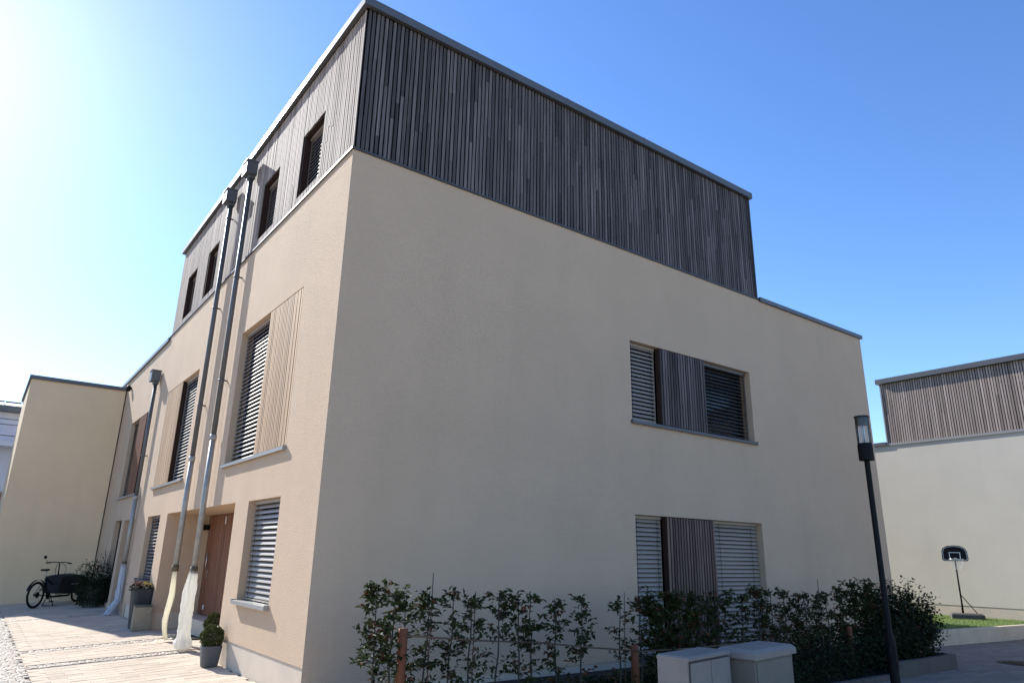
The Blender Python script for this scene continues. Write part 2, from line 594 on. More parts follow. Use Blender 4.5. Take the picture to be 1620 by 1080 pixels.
def downpipe(parent, y, z0, z1, zsplit, zend, boxw=0.29, x=-0.1):
    mb = MB()
    mb.tube([(x, y, zsplit), (x, y, z1 - .12)], 0.046, 12)
    d = mb.build('downpipe', M['pipe'], parent)
    b = MB()
    b.box(x - .15, -0.03, y - boxw / 2, y + boxw / 2, z1 - .1, z1 + .17)
    b.box(x - .165, -0.028, y - boxw / 2 - .015, y + boxw / 2 + .015, z1 + .17, z1 + .195)
    b.box(x - .07, x + .06, y - .09, y + .09, z1 - .17, z1 - .1)
    b.build('leader_box', M['pipe'], d)
    g = MB()
    g.tube([(x, y, zend), (x, y, zsplit - .02)], 0.049, 12)
    g.tube([(x, y, zsplit - .06), (x, y, zsplit + .04)], 0.06, 12)
    g.build('standpipe', M['galv'], d)
    c = MB()
    c.tube([(x, y, zend - .06), (x, y, zend + .05)], 0.061, 12)
    c.build('collar', M['rust'], d)
    for zz in [zsplit + 1.05 + i * 2.05 for i in range(6) if zsplit + 1.05 + i * 2.05 < z1 - .4]:
        k = MB()
        k.tube([(x, y, zz - .015), (x, y, zz + .015)], 0.056, 12)
        k.box(x + .04, 0.0, y - .012, y + .012, zz - .012, zz + .012)
        k.build('bracket', M['pipe'], d)
    return d


def leaf(mb, p, dr, up, ln, wd, m=0, fold=0.25):
    dr = dr.normalized()
    side = dr.cross(up)
    if side.length < 1e-4: side = dr.orthogonal()
    side.normalize()
    n_ = side.cross(dr)
    p = Vector(p)
    tip = p + dr * ln - n_ * ln * .12
    mid = p + dr * ln * .45
    l_ = mid + side * wd * .5 + n_ * wd * fold
    r_ = mid - side * wd * .5 + n_ * wd * fold
    n = len(mb.v)
    mb.v += [tuple(p), tuple(l_), tuple(tip), tuple(r_)]
    mb.f += [(n, n + 2, n + 1), (n, n + 3, n + 2)]
    mb.m += [m, m]
    mb.sm += [False, False]


# ------------------------------------------------------------------ ground (the setting)
g = MB()
xs = [-400, -2.4, 0, 400]
ys = [-400, 0, 17, 400]
for i in range(3):
    for j in range(3):
        c = [(xs[i], ys[j]), (xs[i + 1], ys[j]), (xs[i + 1], ys[j + 1]), (xs[i], ys[j + 1])]
        g.quad(*[(x, y, gz(x, y) - 0.03) for x, y in c])
tag(g.build('ground', M['earth'], kind='structure'), 'grey bare ground under the whole estate', 'ground')

# yard in front of the row: bedding sheet, pavers, cobbled drains and edging
def sheet(x0, x1, y0, y1, dz, m, name, parent=None, kind=None):
    mb = MB()
    cx = [x0] + [v for v in (-2.4, 0) if x0 < v < x1] + [x1]
    cy = [y0] + [v for v in (0, 17) if y0 < v < y1] + [y1]
    for i in range(len(cx) - 1):
        for j in range(len(cy) - 1):
            mb.quad(*[(x, y, gz(x, y) + dz) for x, y in
                      ((cx[i], cy[j]), (cx[i + 1], cy[j]), (cx[i + 1], cy[j + 1]), (cx[i], cy[j + 1]))])
    return mb.build(name, m, parent, kind)


XE = -2.25
yard = sheet(XE, 0.95, -3.0, 17.8, -0.012, M['joint'], 'courtyard_paving', kind='structure')
tag(yard, 'sunlit pale paved yard along the row of houses', 'paving')
pv = MB()
pv.box(-0.1992, 0.1992, -0.0955, 0.0955, -0.05, 0.004, bev=0.004)
pme = bpy.data.meshes.new('paver')
pme.from_pydata(pv.v, [], pv.f)
pme.materials.append(M['paver'])
STRIPS = [(4.78, 5.04), (6.52, 6.78), (12.2, 12.42)]
rng = random.Random(5)
far = MB()
yy = -2.9
row = 0
tilt_x = math.atan(0.05)
while yy < 17.6:
    if any(a - .1 < yy < b + .1 for a, b in STRIPS) :
        yy += 0.02
        continue
    x = XE + 0.2 + (0.2 if row % 2 else 0.0)
    if row % 2:
        far.box(XE + .003, XE + .197, yy - .0955, yy + .0955, gz(XE + .1, yy) - .05, gz(XE + .1, yy) + .004)
    while x < 0.9:
        xr = 0.93 if 3.3 < yy < 8.5 else (0.0 if yy > 0 else .93)
        if x - .2 > xr - .1: break
        if 2.3 < yy < 9.6 and x < -0.15:
            o = inst('paver', pme, yard)
            o.location = (x, yy, gz(x, yy) + rng.uniform(-.0015, .0015))
            o.rotation_euler = (0.006 + R(rng.uniform(-.25, .25)), -tilt_x + R(rng.uniform(-.25, .25)), R(rng.uniform(-.3, .3)))
        else:
            xb = min(x + .199, xr)
            n0 = len(far.v)
            far.box(x - .199, xb, yy - .0955, yy + .0955, -.05, 0.004)
            for k in range(n0, len(far.v)):
                vx, vy, vz = far.v[k]
                far.v[k] = (vx, vy, vz + gz(vx, vy))
        x += 0.4
    yy += 0.2
    row += 1
far.build('paving_stones', M['paver'], yard, kind='stuff')


def cobbles(x0, x1, y0, y1, s, seed, name, parent):
    rng = random.Random(seed)
    mb = MB()
    y = y0
    while y < y1 - s * .4:
        x = x0 + rng.uniform(0, s * .4)
        while x < x1 - s * .4:
            w_ = s * rng.uniform(.75, 1.05)
            hx, hy = w_ * .475, s * .465 * rng.uniform(.9, 1.04)
            cx, cy = x + w_ / 2, y + s / 2 + rng.uniform(-.006, .006)
            z = gz(cx, cy) + rng.uniform(-.002, .002)
            n = len(mb.v)
            b = .018
            an = rng.uniform(-.12, .12)
            ca, sa = math.cos(an), math.sin(an)
            for (sx, sy, dz) in ((1, 1, -.05), (1, 1, -.004)):
                for (ax, ay) in ((-1, -1), (1, -1), (1, 1), (-1, 1)):
                    px, py = ax * hx, ay * hy
                    mb.v.append((cx + px * ca - py * sa, cy + px * sa + py * ca, z + dz))
            for (ax, ay) in ((-1, -1), (1, -1), (1, 1), (-1, 1)):
                px, py = ax * (hx - b), ay * (hy - b)
                mb.v.append((cx + px * ca - py * sa, cy + px * sa + py * ca, z + .003 + rng.uniform(-.002, .002)))
            fs = [(n + 8, n + 9, n + 10, n + 11)]
            for i in range(4):
                j = (i + 1) % 4
                fs += [(n + i, n + j, n + j + 4, n + i + 4), (n + i + 4, n + j + 4, n + j + 8, n + i + 8)]
            mb.f += fs
            mb.m += [0] * len(fs)
            mb.sm += [False] * len(fs)
            x += w_
        y += s
    return mb.build(name, M['cobble'], parent, kind='stuff')


for k, (a, b) in enumerate(STRIPS):
    sheet(XE, -.04, a, b, -.008, M['cobj'], 'drain_bed', yard)
    cobbles(XE, -.04, a, b, .12, 20 + k, 'cobbles', yard)
street = sheet(-40, XE - .004, -60, 60, -.022, M['cobj'], 'street', kind='structure')
tag(street, 'cobbled lane beside the paved yard', 'street')
cobbles(-4.6, XE - .01, 1.5, 17.5, .115, 31, 'cobbles', street)

# ------------------------------------------------------------------ house at the corner
H1, H2, WD, WW, YP, YE, YW = 7.0, 9.42, 9.37, 13.65, 5.75, 11.5, 17.8
PX = Plane('x', 0.0)     # street facade
PY = Plane('y', 0.0)     # gable
BD = 0.12                # depth of blinds behind facade


def coping_box(mb, x0, x1, y0, y1, z, h=0.14, o=0.06):
    mb.box(x0 - o, x1 + o, y0 - o, y1 + o, z, z + h)


h1 = empty('terraced_house', (0, 0, 0))
tag(h1, 'three storey cream corner house with dark wood clad top floor and wide gable', 'house', 'cream row houses')
wl = MB()
g_ops = [(5.4, 8.87, 3.85, 5.29, .26), (5.4, 8.87, .12, 2.30, .26)]
PY.wall(wl, 0, WW, 0.36, H1, g_ops)
# gable window below plinth line
f_ops = [(1.36, 2.76, .92, 2.32, .24), (1.40, 4.43, 2.99, 5.37, .24), (3.45, YP, 0.36, 2.33, .92, 'rb')]
PX.wall(wl, 0, YP, 0.36, H1, f_ops)
wl.quad((WW, 0, 0), (WW, YP, 0), (WW, YP, H1), (WW, 0, H1))
# recess back wall
wl.quad((.92, 3.45, 0), (.92, YP, 0), (.92, YP, 2.4), (.92, 3.45, 2.4))
wl.build('wall', M['render'], h1)
pl_ = MB()
PY.wall(pl_, 0.0, WW, -.1, .36, [(5.4, 8.87, .12, .36, .26, 't')])
pl_.quad((0, 0, -.1), (0, 3.45, -.1), (0, 3.45, .36), (0, 0, .36))
pl_.quad((0, 3.45, -.1), (.92, 3.45, -.1), (.92, 3.45, .36), (0, 3.45, .36))
pl_.v = [(x + .012 if x < WW - 1 else x, y + .012, z) for x, y, z in pl_.v]
pl_.build('plinth', M['plinth'], h1)
# lower flat roof
rf = MB()
rf.quad((0.02, 0.02, H1 - .02), (WW - .02, 0.02, H1 - .02), (WW - .02, YP, H1 - .02), (0.02, YP, H1 - .02))
rf.quad((0, 0, H2), (WD, 0, H2), (WD, YP, H2), (0, YP, H2))
rf.build('roof', M['roof'], h1)
cp = MB()
cp.box(WD + .06, WW + .05, -.05, .32, H1 - .03, H1 + .06)
cp.box(WW - .27, WW + .05, .32, YP, H1 - .03, H1 + .06)
cp.build('coping', M['zinc'], h1)
# wood storey: membrane box, boards, corner trims, coping
up = MB()
W1, W2 = (1.37, 2.27, 7.2, 8.38), (3.49, 4.38, 7.2, 8.38)
Plane('x', 0.085).wall(up, .045, YP, H1 + .03, H2, [(*W1, .2), (*W2, .2)])
Plane('y', 0.085).wall(up, .045, WD - .045, H1 + .03, H2, [])
up.quad((WD - .045, .045, H1), (WD - .045, YP, H1), (WD - .045, YP, H2), (WD - .045, .045, H2))
up.build('membrane', M['back'], h1)
n_b = battens(h1, PY, 0.03, WD - .01, H1 + .04, H2 - .005, 0.015, M['wood'], joints=0.92, seed=11)
cl = MB()
battens_joined(cl, PX, 0.03, YP, H1 + .04, H2 - .005, 0.015, holes=[W1, W2], seed=4)
cl.build('cladding', M['wood_sun'], h1, kind='stuff')  # same wood as the gable, sunlight painted in by the lighter copy
tr = MB()
tr.box(-.028, WD + .02, -.024, .06, H1 - .006, H1 + .026)
tr.box(-.028, .06, .06, YP, H1 - .006, H1 + .026)
tr.box(WD - .012, WD + .022, -.012, .10, H1 + .034, H2 - .004)
tr.build('flashing', M['flash'], h1)
cp = MB()
cp.box(-.07, WD + .07, -.07, .30, H2, H2 + .14)
cp.box(-.07, .30, .30, YP - .004, H2, H2 + .14)
cp.box(WD - .23, WD + .07, .30, YP - .004, H2, H2 + .14)
cpo = cp.build('coping', M['zinc'], h1)
for xx in (1.9, 3.9, 5.9, 7.9):
    cj = MB()
    cj.box(xx, xx + .05, -.073, .303, H2 - .003, H2 + .143)
    cj.build('joint_cover', M['zinc'], cpo)
for yj in (1.7, 3.7):
    cj = MB()
    cj.box(-.073, .303, yj, yj + .05, H2 - .003, H2 + .143)
    cj.build('joint_cover', M['zinc'], cpo)
for Wn in (W1, W2):
    mb = MB()
    a, b, c, d_ = Wn
    for (u0, u1, z0, z1) in ((a, a + .03, c, d_), (b - .03, b, c, d_), (a + .03, b - .03, d_ - .03, d_), (a + .03, b - .03, c, c + .02)):
        PX.box(mb, u0, u1, .022, .2, z0, z1)
    mb.build('reveal_lining', M['frame'], h1)
    blind(h1, PX, a + .035, b - .035, c + .02, d_ - .03, .145, M['slat'], tilt=54)
    pane(h1, PX, a + .03, b - .03, c + .02, d_ - .03, .2, False)
# gable windows
for (z0, z1, nm) in ((3.85, 5.29, 0), (.12, 2.30, 1)):
    pane(h1, PY, 5.4, 8.87, z0, z1, .26)
    shutter(h1, PY, 6.16, 7.44, z0 + .02, z1 - .004, M['wood'] if nm == 0 else M['wood_r'])
    blind(h1, PY, 5.41, 6.14, z0 + .01, z1 - .002, .14, M['slat'], tilt=52)
    if nm == 0:
        blind(h1, PY, 7.46, 8.86, z0 + .01, z1 - .002, .14, M['slat_d'], tilt=24)
    else:
        blind(h1, PY, 7.46, 8.86, z0 + .01, z1 - .002, .14, M['slat'], tilt=52)
    sill(h1, PY, 5.4, 8.87, z0, out=.05, dep=.2, m=M['zinc'])
# street facade windows
pane(h1, PX, 1.36, 2.76, .92, 2.32, .24)
blind(h1, PX, 1.37, 2.75, .93, 2.318, BD, M['slat'], tilt=50)
sill(h1, PX, 1.36, 2.76, .92, out=.07, dep=.2)
pane(h1, PX, 1.40, 4.43, 2.99, 5.37, .24)
blind(h1, PX, 2.89, 4.42, 3.0, 5.366, BD, M['slat'], tilt=46)
shutter(h1, PX, 1.41, 2.86, 3.01, 5.366, M['wood_t'])
sill(h1, PX, 1.40, 4.43, 2.99, out=.05, dep=.2)
downpipe(h1, 5.03, 0, 8.93, 3.55, 1.28)

# ------------------------------------------------------------------ middle house
h2 = empty('terraced_house', (0, YP, 0))
tag(h2, 'middle row house with wood top floor and reddish batten front door in a recess', 'house', 'cream row houses')
OFF2 = (0, -YP, 0)


def under(o, root):
    """children are modelled in world space: undo the root's offset"""
    o.matrix_parent_inverse = Matrix.Translation(-Vector(root.location))
    return o


def finish(root):
    for o in root.children:
        under(o, root)


wl = MB()
g2 = (9.08, 10.46, .95, 2.33)
u2 = (7.45, 10.45, 2.99, 5.33)
PX.wall(wl, YP, YE, 0.36, H1, [(*g2, .24), (*u2, .24), (YP, 8.36, .36, 2.33, .92, 'lb')])
wl.quad((.92, YP, 0), (.92, 8.36, 0), (.92, 8.36, 2.4), (.92, YP, 2.4))
wl.build('wall', M['render'], h2)
pl_ = MB()
pl_.quad((.01, 8.36, -.1), (.01, YE, -.1), (.01, YE, .36), (.01, 8.36, .36))
pl_.quad((.01, 8.362, -.1), (.92, 8.362, -.1), (.92, 8.362, .36), (.01, 8.362, .36))
pl_.build('plinth', M['plinth'], h2)
rf = MB()
rf.quad((0, YP, H2), (WD, YP, H2), (WD, YE, H2), (0, YE, H2))
rf.quad((WD, YP, H1), (WW, YP, H1), (WW, YE, H1), (WD, YE, H1))
rf.build('roof', M['roof'], h2)
W3, W4 = (7.52, 8.38, 7.2, 8.36), (9.52, 10.42, 7.2, 8.36)
up = MB()
Plane('x', .085).wall(up, YP, YE - .045, H1 + .03, H2, [(*W3, .2), (*W4, .2)])
up.quad((.045, YE - .045, H1), (WD, YE - .045, H1), (WD, YE - .045, H2), (.045, YE - .045, H2))
up.build('membrane', M['back'], h2)
cl = MB()
battens_joined(cl, PX, YP, YE - .03, H1 + .04, H2 - .005, .015, holes=[W3, W4], seed=8)
cl.build('cladding', M['wood_sun'], h2, kind='stuff')  # lighter sunlit copy of the larch here too
tr = MB()
tr.box(-.028, .06, YP, YE + .02, H1 - .006, H1 + .026)
tr.build('flashing', M['flash'], h2)
cp = MB()
cp.box(-.07, .30, YP + .004, YE + .07, H2, H2 + .14)
cp.build('coping', M['zinc'], h2)
for Wn in (W3, W4):
    mb = MB()
    a, b, c, d_ = Wn
    for (u0, u1, z0, z1) in ((a, a + .03, c, d_), (b - .03, b, c, d_), (a + .03, b - .03, d_ - .03, d_), (a + .03, b - .03, c, c + .02)):
        PX.box(mb, u0, u1, .022, .2, z0, z1)
    mb.build('reveal_lining', M['frame'], h2)
    blind(h2, PX, a + .035, b - .035, c + .02, d_ - .03, .145, M['slat'], tilt=54)
    pane(h2, PX, a + .03, b - .03, c + .02, d_ - .03, .2, False)
pane(h2, PX, *g2, .24)
blind(h2, PX, g2[0] + .01, g2[1] - .01, g2[2] + .01, g2[3] - .002, BD, M['slat_d'], tilt=40)
sill(h2, PX, g2[0], g2[1], g2[2], out=.07, dep=.2, m=M['pipe'])
pane(h2, PX, *u2, .24)
blind(h2, PX, 7.46, 8.95, 3.0, 5.326, BD, M['slat'], tilt=46)
shutter(h2, PX, 8.98, 10.44, 3.01, 5.326, M['wood_t'])
sill(h2, PX, u2[0], u2[1], 2.99, out=.05, dep=.2)
downpipe(h2, 6.43, 0, 8.9, 3.3, 1.28)
# recessed front door
PD = Plane('x', .90)
mb = MB()
PD.box(mb, 6.0, 8.34, -.02, .015, .33, 2.325)
dr_ = mb.build('door', M['frame'], h2)
battens(dr_, PD, 6.01, 8.33, .34, 2.32, -.032, M['wood_d'], pitch=.055, wid=.042, seed=3, name='batten')
mb = MB()
mb.tube([(.81, 7.93, 1.22), (.81, 7.93, 1.55)], .013, 8)
for zz in (1.26, 1.51): mb.tube([(.81, 7.93, zz), (.86, 7.93, zz)], .009, 6)
mb.box(.846, .857, 7.90, 7.96, 1.05, 1.2)
mb.build('handle', M['chrome'], dr_)
mb = MB()
mb.box(.845, .857, 7.84, 7.9, .44, .53)
mb.box(.845, .857, 7.0, 7.05, 2.12, 2.27)
mb.build('plate', M['white'], dr_)
mb = MB()
mb.box(.52, .93, 6.0, 8.3, 0.0, .325)
mb.build('door_step', M['plinth'], h2)
mb = MB()
mb.box(.66, .86, 8.24, 8.345, 2.02, 2.13)
mb.box(.70, .82, 8.22, 8.24, 2.03, 2.12)
mb.build('wall_lamp', M['black'], h2)
finish(h2)

# ------------------------------------------------------------------ far house of the row (two storeys)
h3 = empty('terraced_house', (0, YE, 0))
tag(h3, 'lower two storey row house end with flat roof, next to the projecting wall', 'house', 'cream row houses')
wl = MB()
u3 = (12.9, 15.5, 2.99, 5.22)
g3 = (14.15, 15.3, .2, 2.35)
r3 = (12.15, 13.75, .05, 2.33)
PX.wall(wl, YE, YW + 4, .0, H1 - .1, [(*u3, .24), (*g3, .2), (*r3, .9)])
wl.quad((.9, 12.15, 0), (.9, 13.75, 0), (.9, 13.75, 2.33), (.9, 12.15, 2.33))
wl.quad((0, YW + 4, 0), (WW, YW + 4, 0), (WW, YW + 4, H1 - .1), (0, YW + 4, H1 - .1))
wl.build('wall', M['render'], h3)
rf = MB()
rf.quad((0, YE, H1 - .12), (WW, YE, H1 - .12), (WW, YW + 4, H1 - .12), (0, YW + 4, H1 - .12))
rf.build('roof', M['roof'], h3)
cp = MB()
cp.box(-.05, .3, YE + .02, YW + 4, H1 - .1, H1 - .0)
cp.build('coping', M['zinc'], h3)
pane(h3, PX, *u3, .24)
blind(h3, PX, 14.25, 15.49, 3.0, 5.216, BD, M['slat_d'], tilt=42)
shutter(h3, PX, 13.1, 14.2, 3.01, 5.216, M['wood_d'])
sill(h3, PX, u3[0], u3[1], 2.99, out=.05, dep=.2)
pane(h3, PX, *g3, .16, False)
mb = MB()
PX.box(mb, 12.3, 13.6, .84, .89, .1, 2.2)
mb.build('door', M['frame'], h3)
mb = MB()
mb.box(.55, .9, 12.2, 13.7, 0.02, .4)
mb.build('door_step', M['conc_d'], h3)
downpipe(h3, 11.95, 0, 5.95, 2.85, 1.25)
mb = MB()
mb.lathe([(0.0, -.09), (.05, -.09), (.07, -.03), (.07, .06), (.04, .1), (0, .1)], (-.09, 16.9, 6.55), 12)
mb.box(-.05, 0, 16.86, 16.94, 6.52, 6.6)
mb.build('wall_lamp', M['black'], h3)
finish(h3)

# ------------------------------------------------------------------ projecting yellow-cream house end
hw = empty('house_end', (-2.68, YW, 0))
tag(hw, 'tall blank yellowish cream wall end closing the yard behind the cargo bicycle', 'house')
ZW = 6.62
mb = MB()
mb.box(-2.68, -0.012, YW, YW + 4.6, -.3, ZW)
mb.build('wall', M['render_y'], hw)
mb = MB()
mb.box(-2.74, -.012, YW - .06, YW + 4.66, ZW, ZW + .12)
mb.build('coping', M['zinc'], hw)
mb = MB()
mb.box(-.030, -.012, YW - .008, YW - .001, 0, ZW - .01)
mb.build('expansion_joint', M['black'], hw)
finish(hw)

# ------------------------------------------------------------------ house beyond, behind the wall end
hd = empty('white_house', (-6.5, 24, 0))
tag(hd, 'blue-shaded white house with metal roof and balcony rail beyond the yard, at the left edge', 'house')
mb = MB()
mb.box(-14, -1.2, 24, 33, -.3, 6.42)
mb.build('wall', M['white_shade'], hd)
mb = MB()
mb.quad((-14.3, 23.65, 6.62), (-1, 23.65, 6.62), (-1, 25.6, 7.05), (-14.3, 25.6, 7.05))
mb.quad((-14.3, 25.6, 7.05), (-1, 25.6, 7.05), (-1, 33.2, 6.62), (-14.3, 33.2, 6.62))
rfo = mb.build('roof', M['metalroof'], hd)
mb = MB()
for i in range(24):
    xx = -14.2 + i * .55
    mb.quad((xx - .012, 23.65, 6.622), (xx - .012, 25.6, 7.052), (xx - .012, 25.6, 7.09), (xx - .012, 23.65, 6.66))
    mb.quad((xx + .012, 23.65, 6.622), (xx + .012, 25.6, 7.052), (xx + .012, 25.6, 7.09), (xx + .012, 23.65, 6.66))
    mb.quad((xx - .012, 23.65, 6.66), (xx + .012, 23.65, 6.66), (xx + .012, 25.6, 7.09), (xx - .012, 25.6, 7.09))
mb.build('standing_seam', M['metalroof'], rfo)
mb = MB()
mb.box(-14.3, -1, 23.6, 23.65, 6.42, 6.63)
mb.box(-14.3, -1, 23.65, 24.02, 6.42, 6.46)
mb.box(-14.3, -1, 25.56, 25.64, 7.05, 7.1)
mb.build('eaves_board', M['zinc'], hd)
mb = MB()
for zz in (5.45, 5.85, 6.05): mb.box(-14, -1.2, 23.2, 23.23, zz, zz + .03)
for i in range(12):
    mb.box(-13.9 + i * 1.05, -13.86 + i * 1.05, 23.19, 23.24, 5.2, 6.08)
mb.build('balcony_rail', M['zinc'], hd)
mb = MB()
mb.box(-14, -1.2, 23.2, 24.0, 5.1, 5.26)
mb.build('balcony', M['white_shade'], hd)
mb = MB()
mb.box(-14, -1.2, 23.55, 23.98, -.3, 3.5)
bw = mb.build('brick_base', M['mortar'], hd)
bb = MB()
bb.box(0, .23, 0, .02, 0, .062)
bme = bpy.data.meshes.new('brick')
bme.from_pydata(bb.v, [], bb.f)
bme.materials.append(M['brick'])
for j in range(14):
    for i in range(6):
        o = inst('brick', bme, bw)
        o.location = (-3.95 + i * .245 + (.12 if j % 2 else 0), 23.535, 2.4 + j * .076)
finish(hd)

# ------------------------------------------------------------------ house across the lawn (right)
XR = 19.0
PR = Plane('x', XR)
hr = empty('white_house', (XR, -3, 0))
tag(hr, 'pale blank house wall with brown batten top storey behind the basketball hoop', 'house')
mb = MB()
PR.wall(mb, -14, 10, .55, 5.13, [])
mb.quad((XR, 10, 0), (XR + 9, 10, 0), (XR + 9, 10, 5.13), (XR, 10, 5.13))
mb.quad((XR, -14, 0), (XR + 9, -14, 0), (XR + 9, -14, 5.13), (XR, -14, 5.13))
mb.quad((XR, 10, 5.1), (XR + 9, 10, 5.1), (XR + 9, -14, 5.1), (XR, -14, 5.1))
mb.build('wall', M['render_w'], hr)
mb = MB()
mb.quad((XR + .01, -14, -.1), (XR + .01, 10, -.1), (XR + .01, 10, .55), (XR + .01, -14, .55))
mb.build('plinth', M['plinth'], hr)
mb = MB()
mb.box(XR + .085, XR + 8, -14, 2.13, 5.13, 7.05)
mb.build('membrane', M['back'], hr)
battens(hr, PR, -4.4, 2.15, 5.18, 7.04, .015, M['wood_sun'], joints=.3, seed=77)
cl = MB()
battens_joined(cl, PR, -14, -4.42, 5.18, 7.04, .015, seed=78)
cl.build('cladding', M['wood_sun'], hr, kind='stuff')
mb = MB()
mb.box(XR - .035, XR + .06, -14, 2.2, 5.10, 5.17)
mb.box(XR - .012, XR + .05, 2.152, 2.19, 5.172, 7.04)
mb.build('flashing', M['sill'], hr)
mb = MB()
mb.box(XR - .1, XR + .3, -14, 2.26, 7.05, 7.2)
mb.box(XR - .06, XR + .3, 2.205, 10, 5.12, 5.22)
mb.build('coping', M['zinc'], hr)
finish(hr)

# ------------------------------------------------------------------ right-hand pavement, lawn terrace
walk = MB()
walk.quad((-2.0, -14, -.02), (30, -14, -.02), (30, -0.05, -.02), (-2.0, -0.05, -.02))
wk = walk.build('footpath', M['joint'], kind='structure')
tag(wk, 'shaded pale block footpath beside the planting bed at the right', 'path')
pv = MB()
rng = random.Random(9)
y = -5.6
r_ = 0
while y < -.6:
    x = 4.6 + (.1 if r_ % 2 else 0)
    while x < 21:
        z = rng.uniform(-.0015, .0015)
        pv.box(x + .002, x + .298, y + .002, y + .148, -.03, .0 + z)
        x += .3
    y += .15
    r_ += 1
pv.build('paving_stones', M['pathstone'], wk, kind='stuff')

gw = empty('garden_wall', (12.2, -.93, 0), math.atan2(-.33, 3.75))
tag(gw, 'low pale concrete wall holding up the lawn terrace', 'wall')
for i in range(6):
    mb = MB()
    mb.box(i * 1.8 + .003, i * 1.8 + 1.797, 0, .14, -.1, .3, bev=.012)
    mb.build('panel', M['conc'], gw)
lw = MB()
ZL = .255
lw.quad((12.25, -.85, ZL), (XR + .02, -1.43, ZL), (XR + .02, 9, ZL), (12.25, 9, ZL))
lwn = lw.build('lawn', M['lawnbase'], kind='structure')
tag(lwn, 'sunlit green lawn terrace below the pale wall', 'lawn')
gb = MB()
rng = random.Random(3)
for i in range(42000):
    x = rng.uniform(12.3, XR - .01)
    y = rng.uniform(-1.3, 3.2)
    if y < -.8 - (x - 12.2) * .088 + .03: continue
    h = rng.uniform(.02, .055)
    a = rng.uniform(0, 6.283)
    w_ = .006
    dx, dy = math.cos(a) * w_, math.sin(a) * w_
    lx, ly = rng.uniform(-.02, .02), rng.uniform(-.02, .02)
    gb.tri((x - dx, y - dy, ZL), (x + dx, y + dy, ZL), (x + lx, y + ly, ZL + h))
tag(gb.build('grass', M['grass'], kind='stuff'), 'short green grass growing on the lawn terrace', 'grass')

mc = empty('ribbed_disc', (11.75, -2.95, 0))  # flat ribbed disc standing for a dark patch of the footpath
tag(mc, 'dark round ribbed plate in the footpath at the right edge', 'disc')
mb = MB()
mb.lathe([(0, .006), (.30, .006), (.305, .003), (.31, .006), (.36, .006), (.37, -.002)], (0, 0, 0), 28)
mb.build('cover', M['black'], mc)
mb = MB()
for k in range(-3, 4):
    mb.box(-.2, .2, k * .07 - .012, k * .07 + .012, .006, .011)
mb.build('rib', M['black'], mc)

# ------------------------------------------------------------------ planting bed with hedge
bed = MB()
bed.quad((.02, -2.62, .03), (10.0, -2.62, .03), (10.6, -.04, .03), (.02, -.04, .03))
tag(bed.build('planting_bed', M['soil'], kind='structure'), 'dark soil bed along the gable wall', 'flower bed')
ed = empty('bed_edging', (0, -2.62, 0))
tag(ed, 'low dark concrete edging stones round the hedge bed', 'edging')
for i in range(10):
    mb = MB()
    mb.box(i * 1.0 + .002, i * 1.0 + .997, -.03, .05, -.1, .07 if i < 8 else .22)
    mb.build('kerb_stone', M['conc_d'], ed)
for i in range(2):
    mb = MB()
    mb.box(9.92, 10.0, .052 + i * .8, .05 + i * .8 + .795, -.1, .22)
    mb.build('kerb_stone', M['conc_d'], ed)

HY = -1.9
sup = empty('hedge_support', (0, HY, 0))
tag(sup, 'reddish round posts with thin wooden rail tied through the hedge', 'support')
for (x, h) in ((.16, .94), (3.24, .64), (8.02, .66)):
    mb = MB()
    mb.tube([(x, -.07, -.1), (x + .01, -.07, h - .03), (x + .01, -.07, h)], [.048, .046, .042], 12)
    mb.build('post', M['post'], sup)
for (x0, z0, x1, z1) in ((.16, .88, 1.75, .74), (1.70, .75, 3.24, .58), (3.24, .57, 5.0, .56)):
    mb = MB()
    mb.tube([(x0, -.125, z0), ((x0 + x1) / 2, -.13, (z0 + z1) / 2 - .008), (x1, -.125, z1)], .009, 6)
    mb.build('rail', M['bamboo'], sup)

ordn = ['first', 'second', 'third', 'fourth', 'fifth', 'sixth', 'seventh', 'eighth', 'ninth', 'tenth', 'eleventh',
        'twelfth', 'thirteenth', 'fourteenth', 'fifteenth', 'sixteenth', 'seventeenth', 'eighteenth', 'nineteenth',
        'twentieth', 'twenty-first', 'twenty-second', 'twenty-third', 'twenty-fourth', 'twenty-fifth', 'twenty-sixth',
        'twenty-seventh', 'twenty-eighth', 'twenty-ninth']
HX = [-0.07, 0.08, 0.25, 0.44, 0.71, 0.94, 1.30, 1.60, 1.77, 2.10, 2.45, 3.06, 3.43, 3.72, 4.02, 4.34, 4.70, 5.05, 5.42,
      5.80, 6.13, 6.49, 6.76, 7.02, 7.28, 7.54, 7.98, 8.40, 8.75]
HT = [1.36, 1.28, 1.24, 1.28, 1.27, 1.22, 1.25, 1.21, 1.21, 1.18, 1.19, 1.10, 1.16, 1.22, 1.20, 1.16, 1.18, 1.22, 1.16,
      1.24, 1.22, 1.24, 1.16, 1.15, 1.17, 1.18, 1.28, 1.33, 1.36]
# how leafy each one is
HD = [1.3, .9, 1.0, 1.0, .75, .9, .9, .8, .9, .85, .85, .5, 1.1, 2.2, 2.2, 2.0, 1.2, 1.0, 1.1, 1.2, 1.1, 1.1, 1.0, 1.0, 1.0,
      1.0, 1.5, 1.9, 1.9]


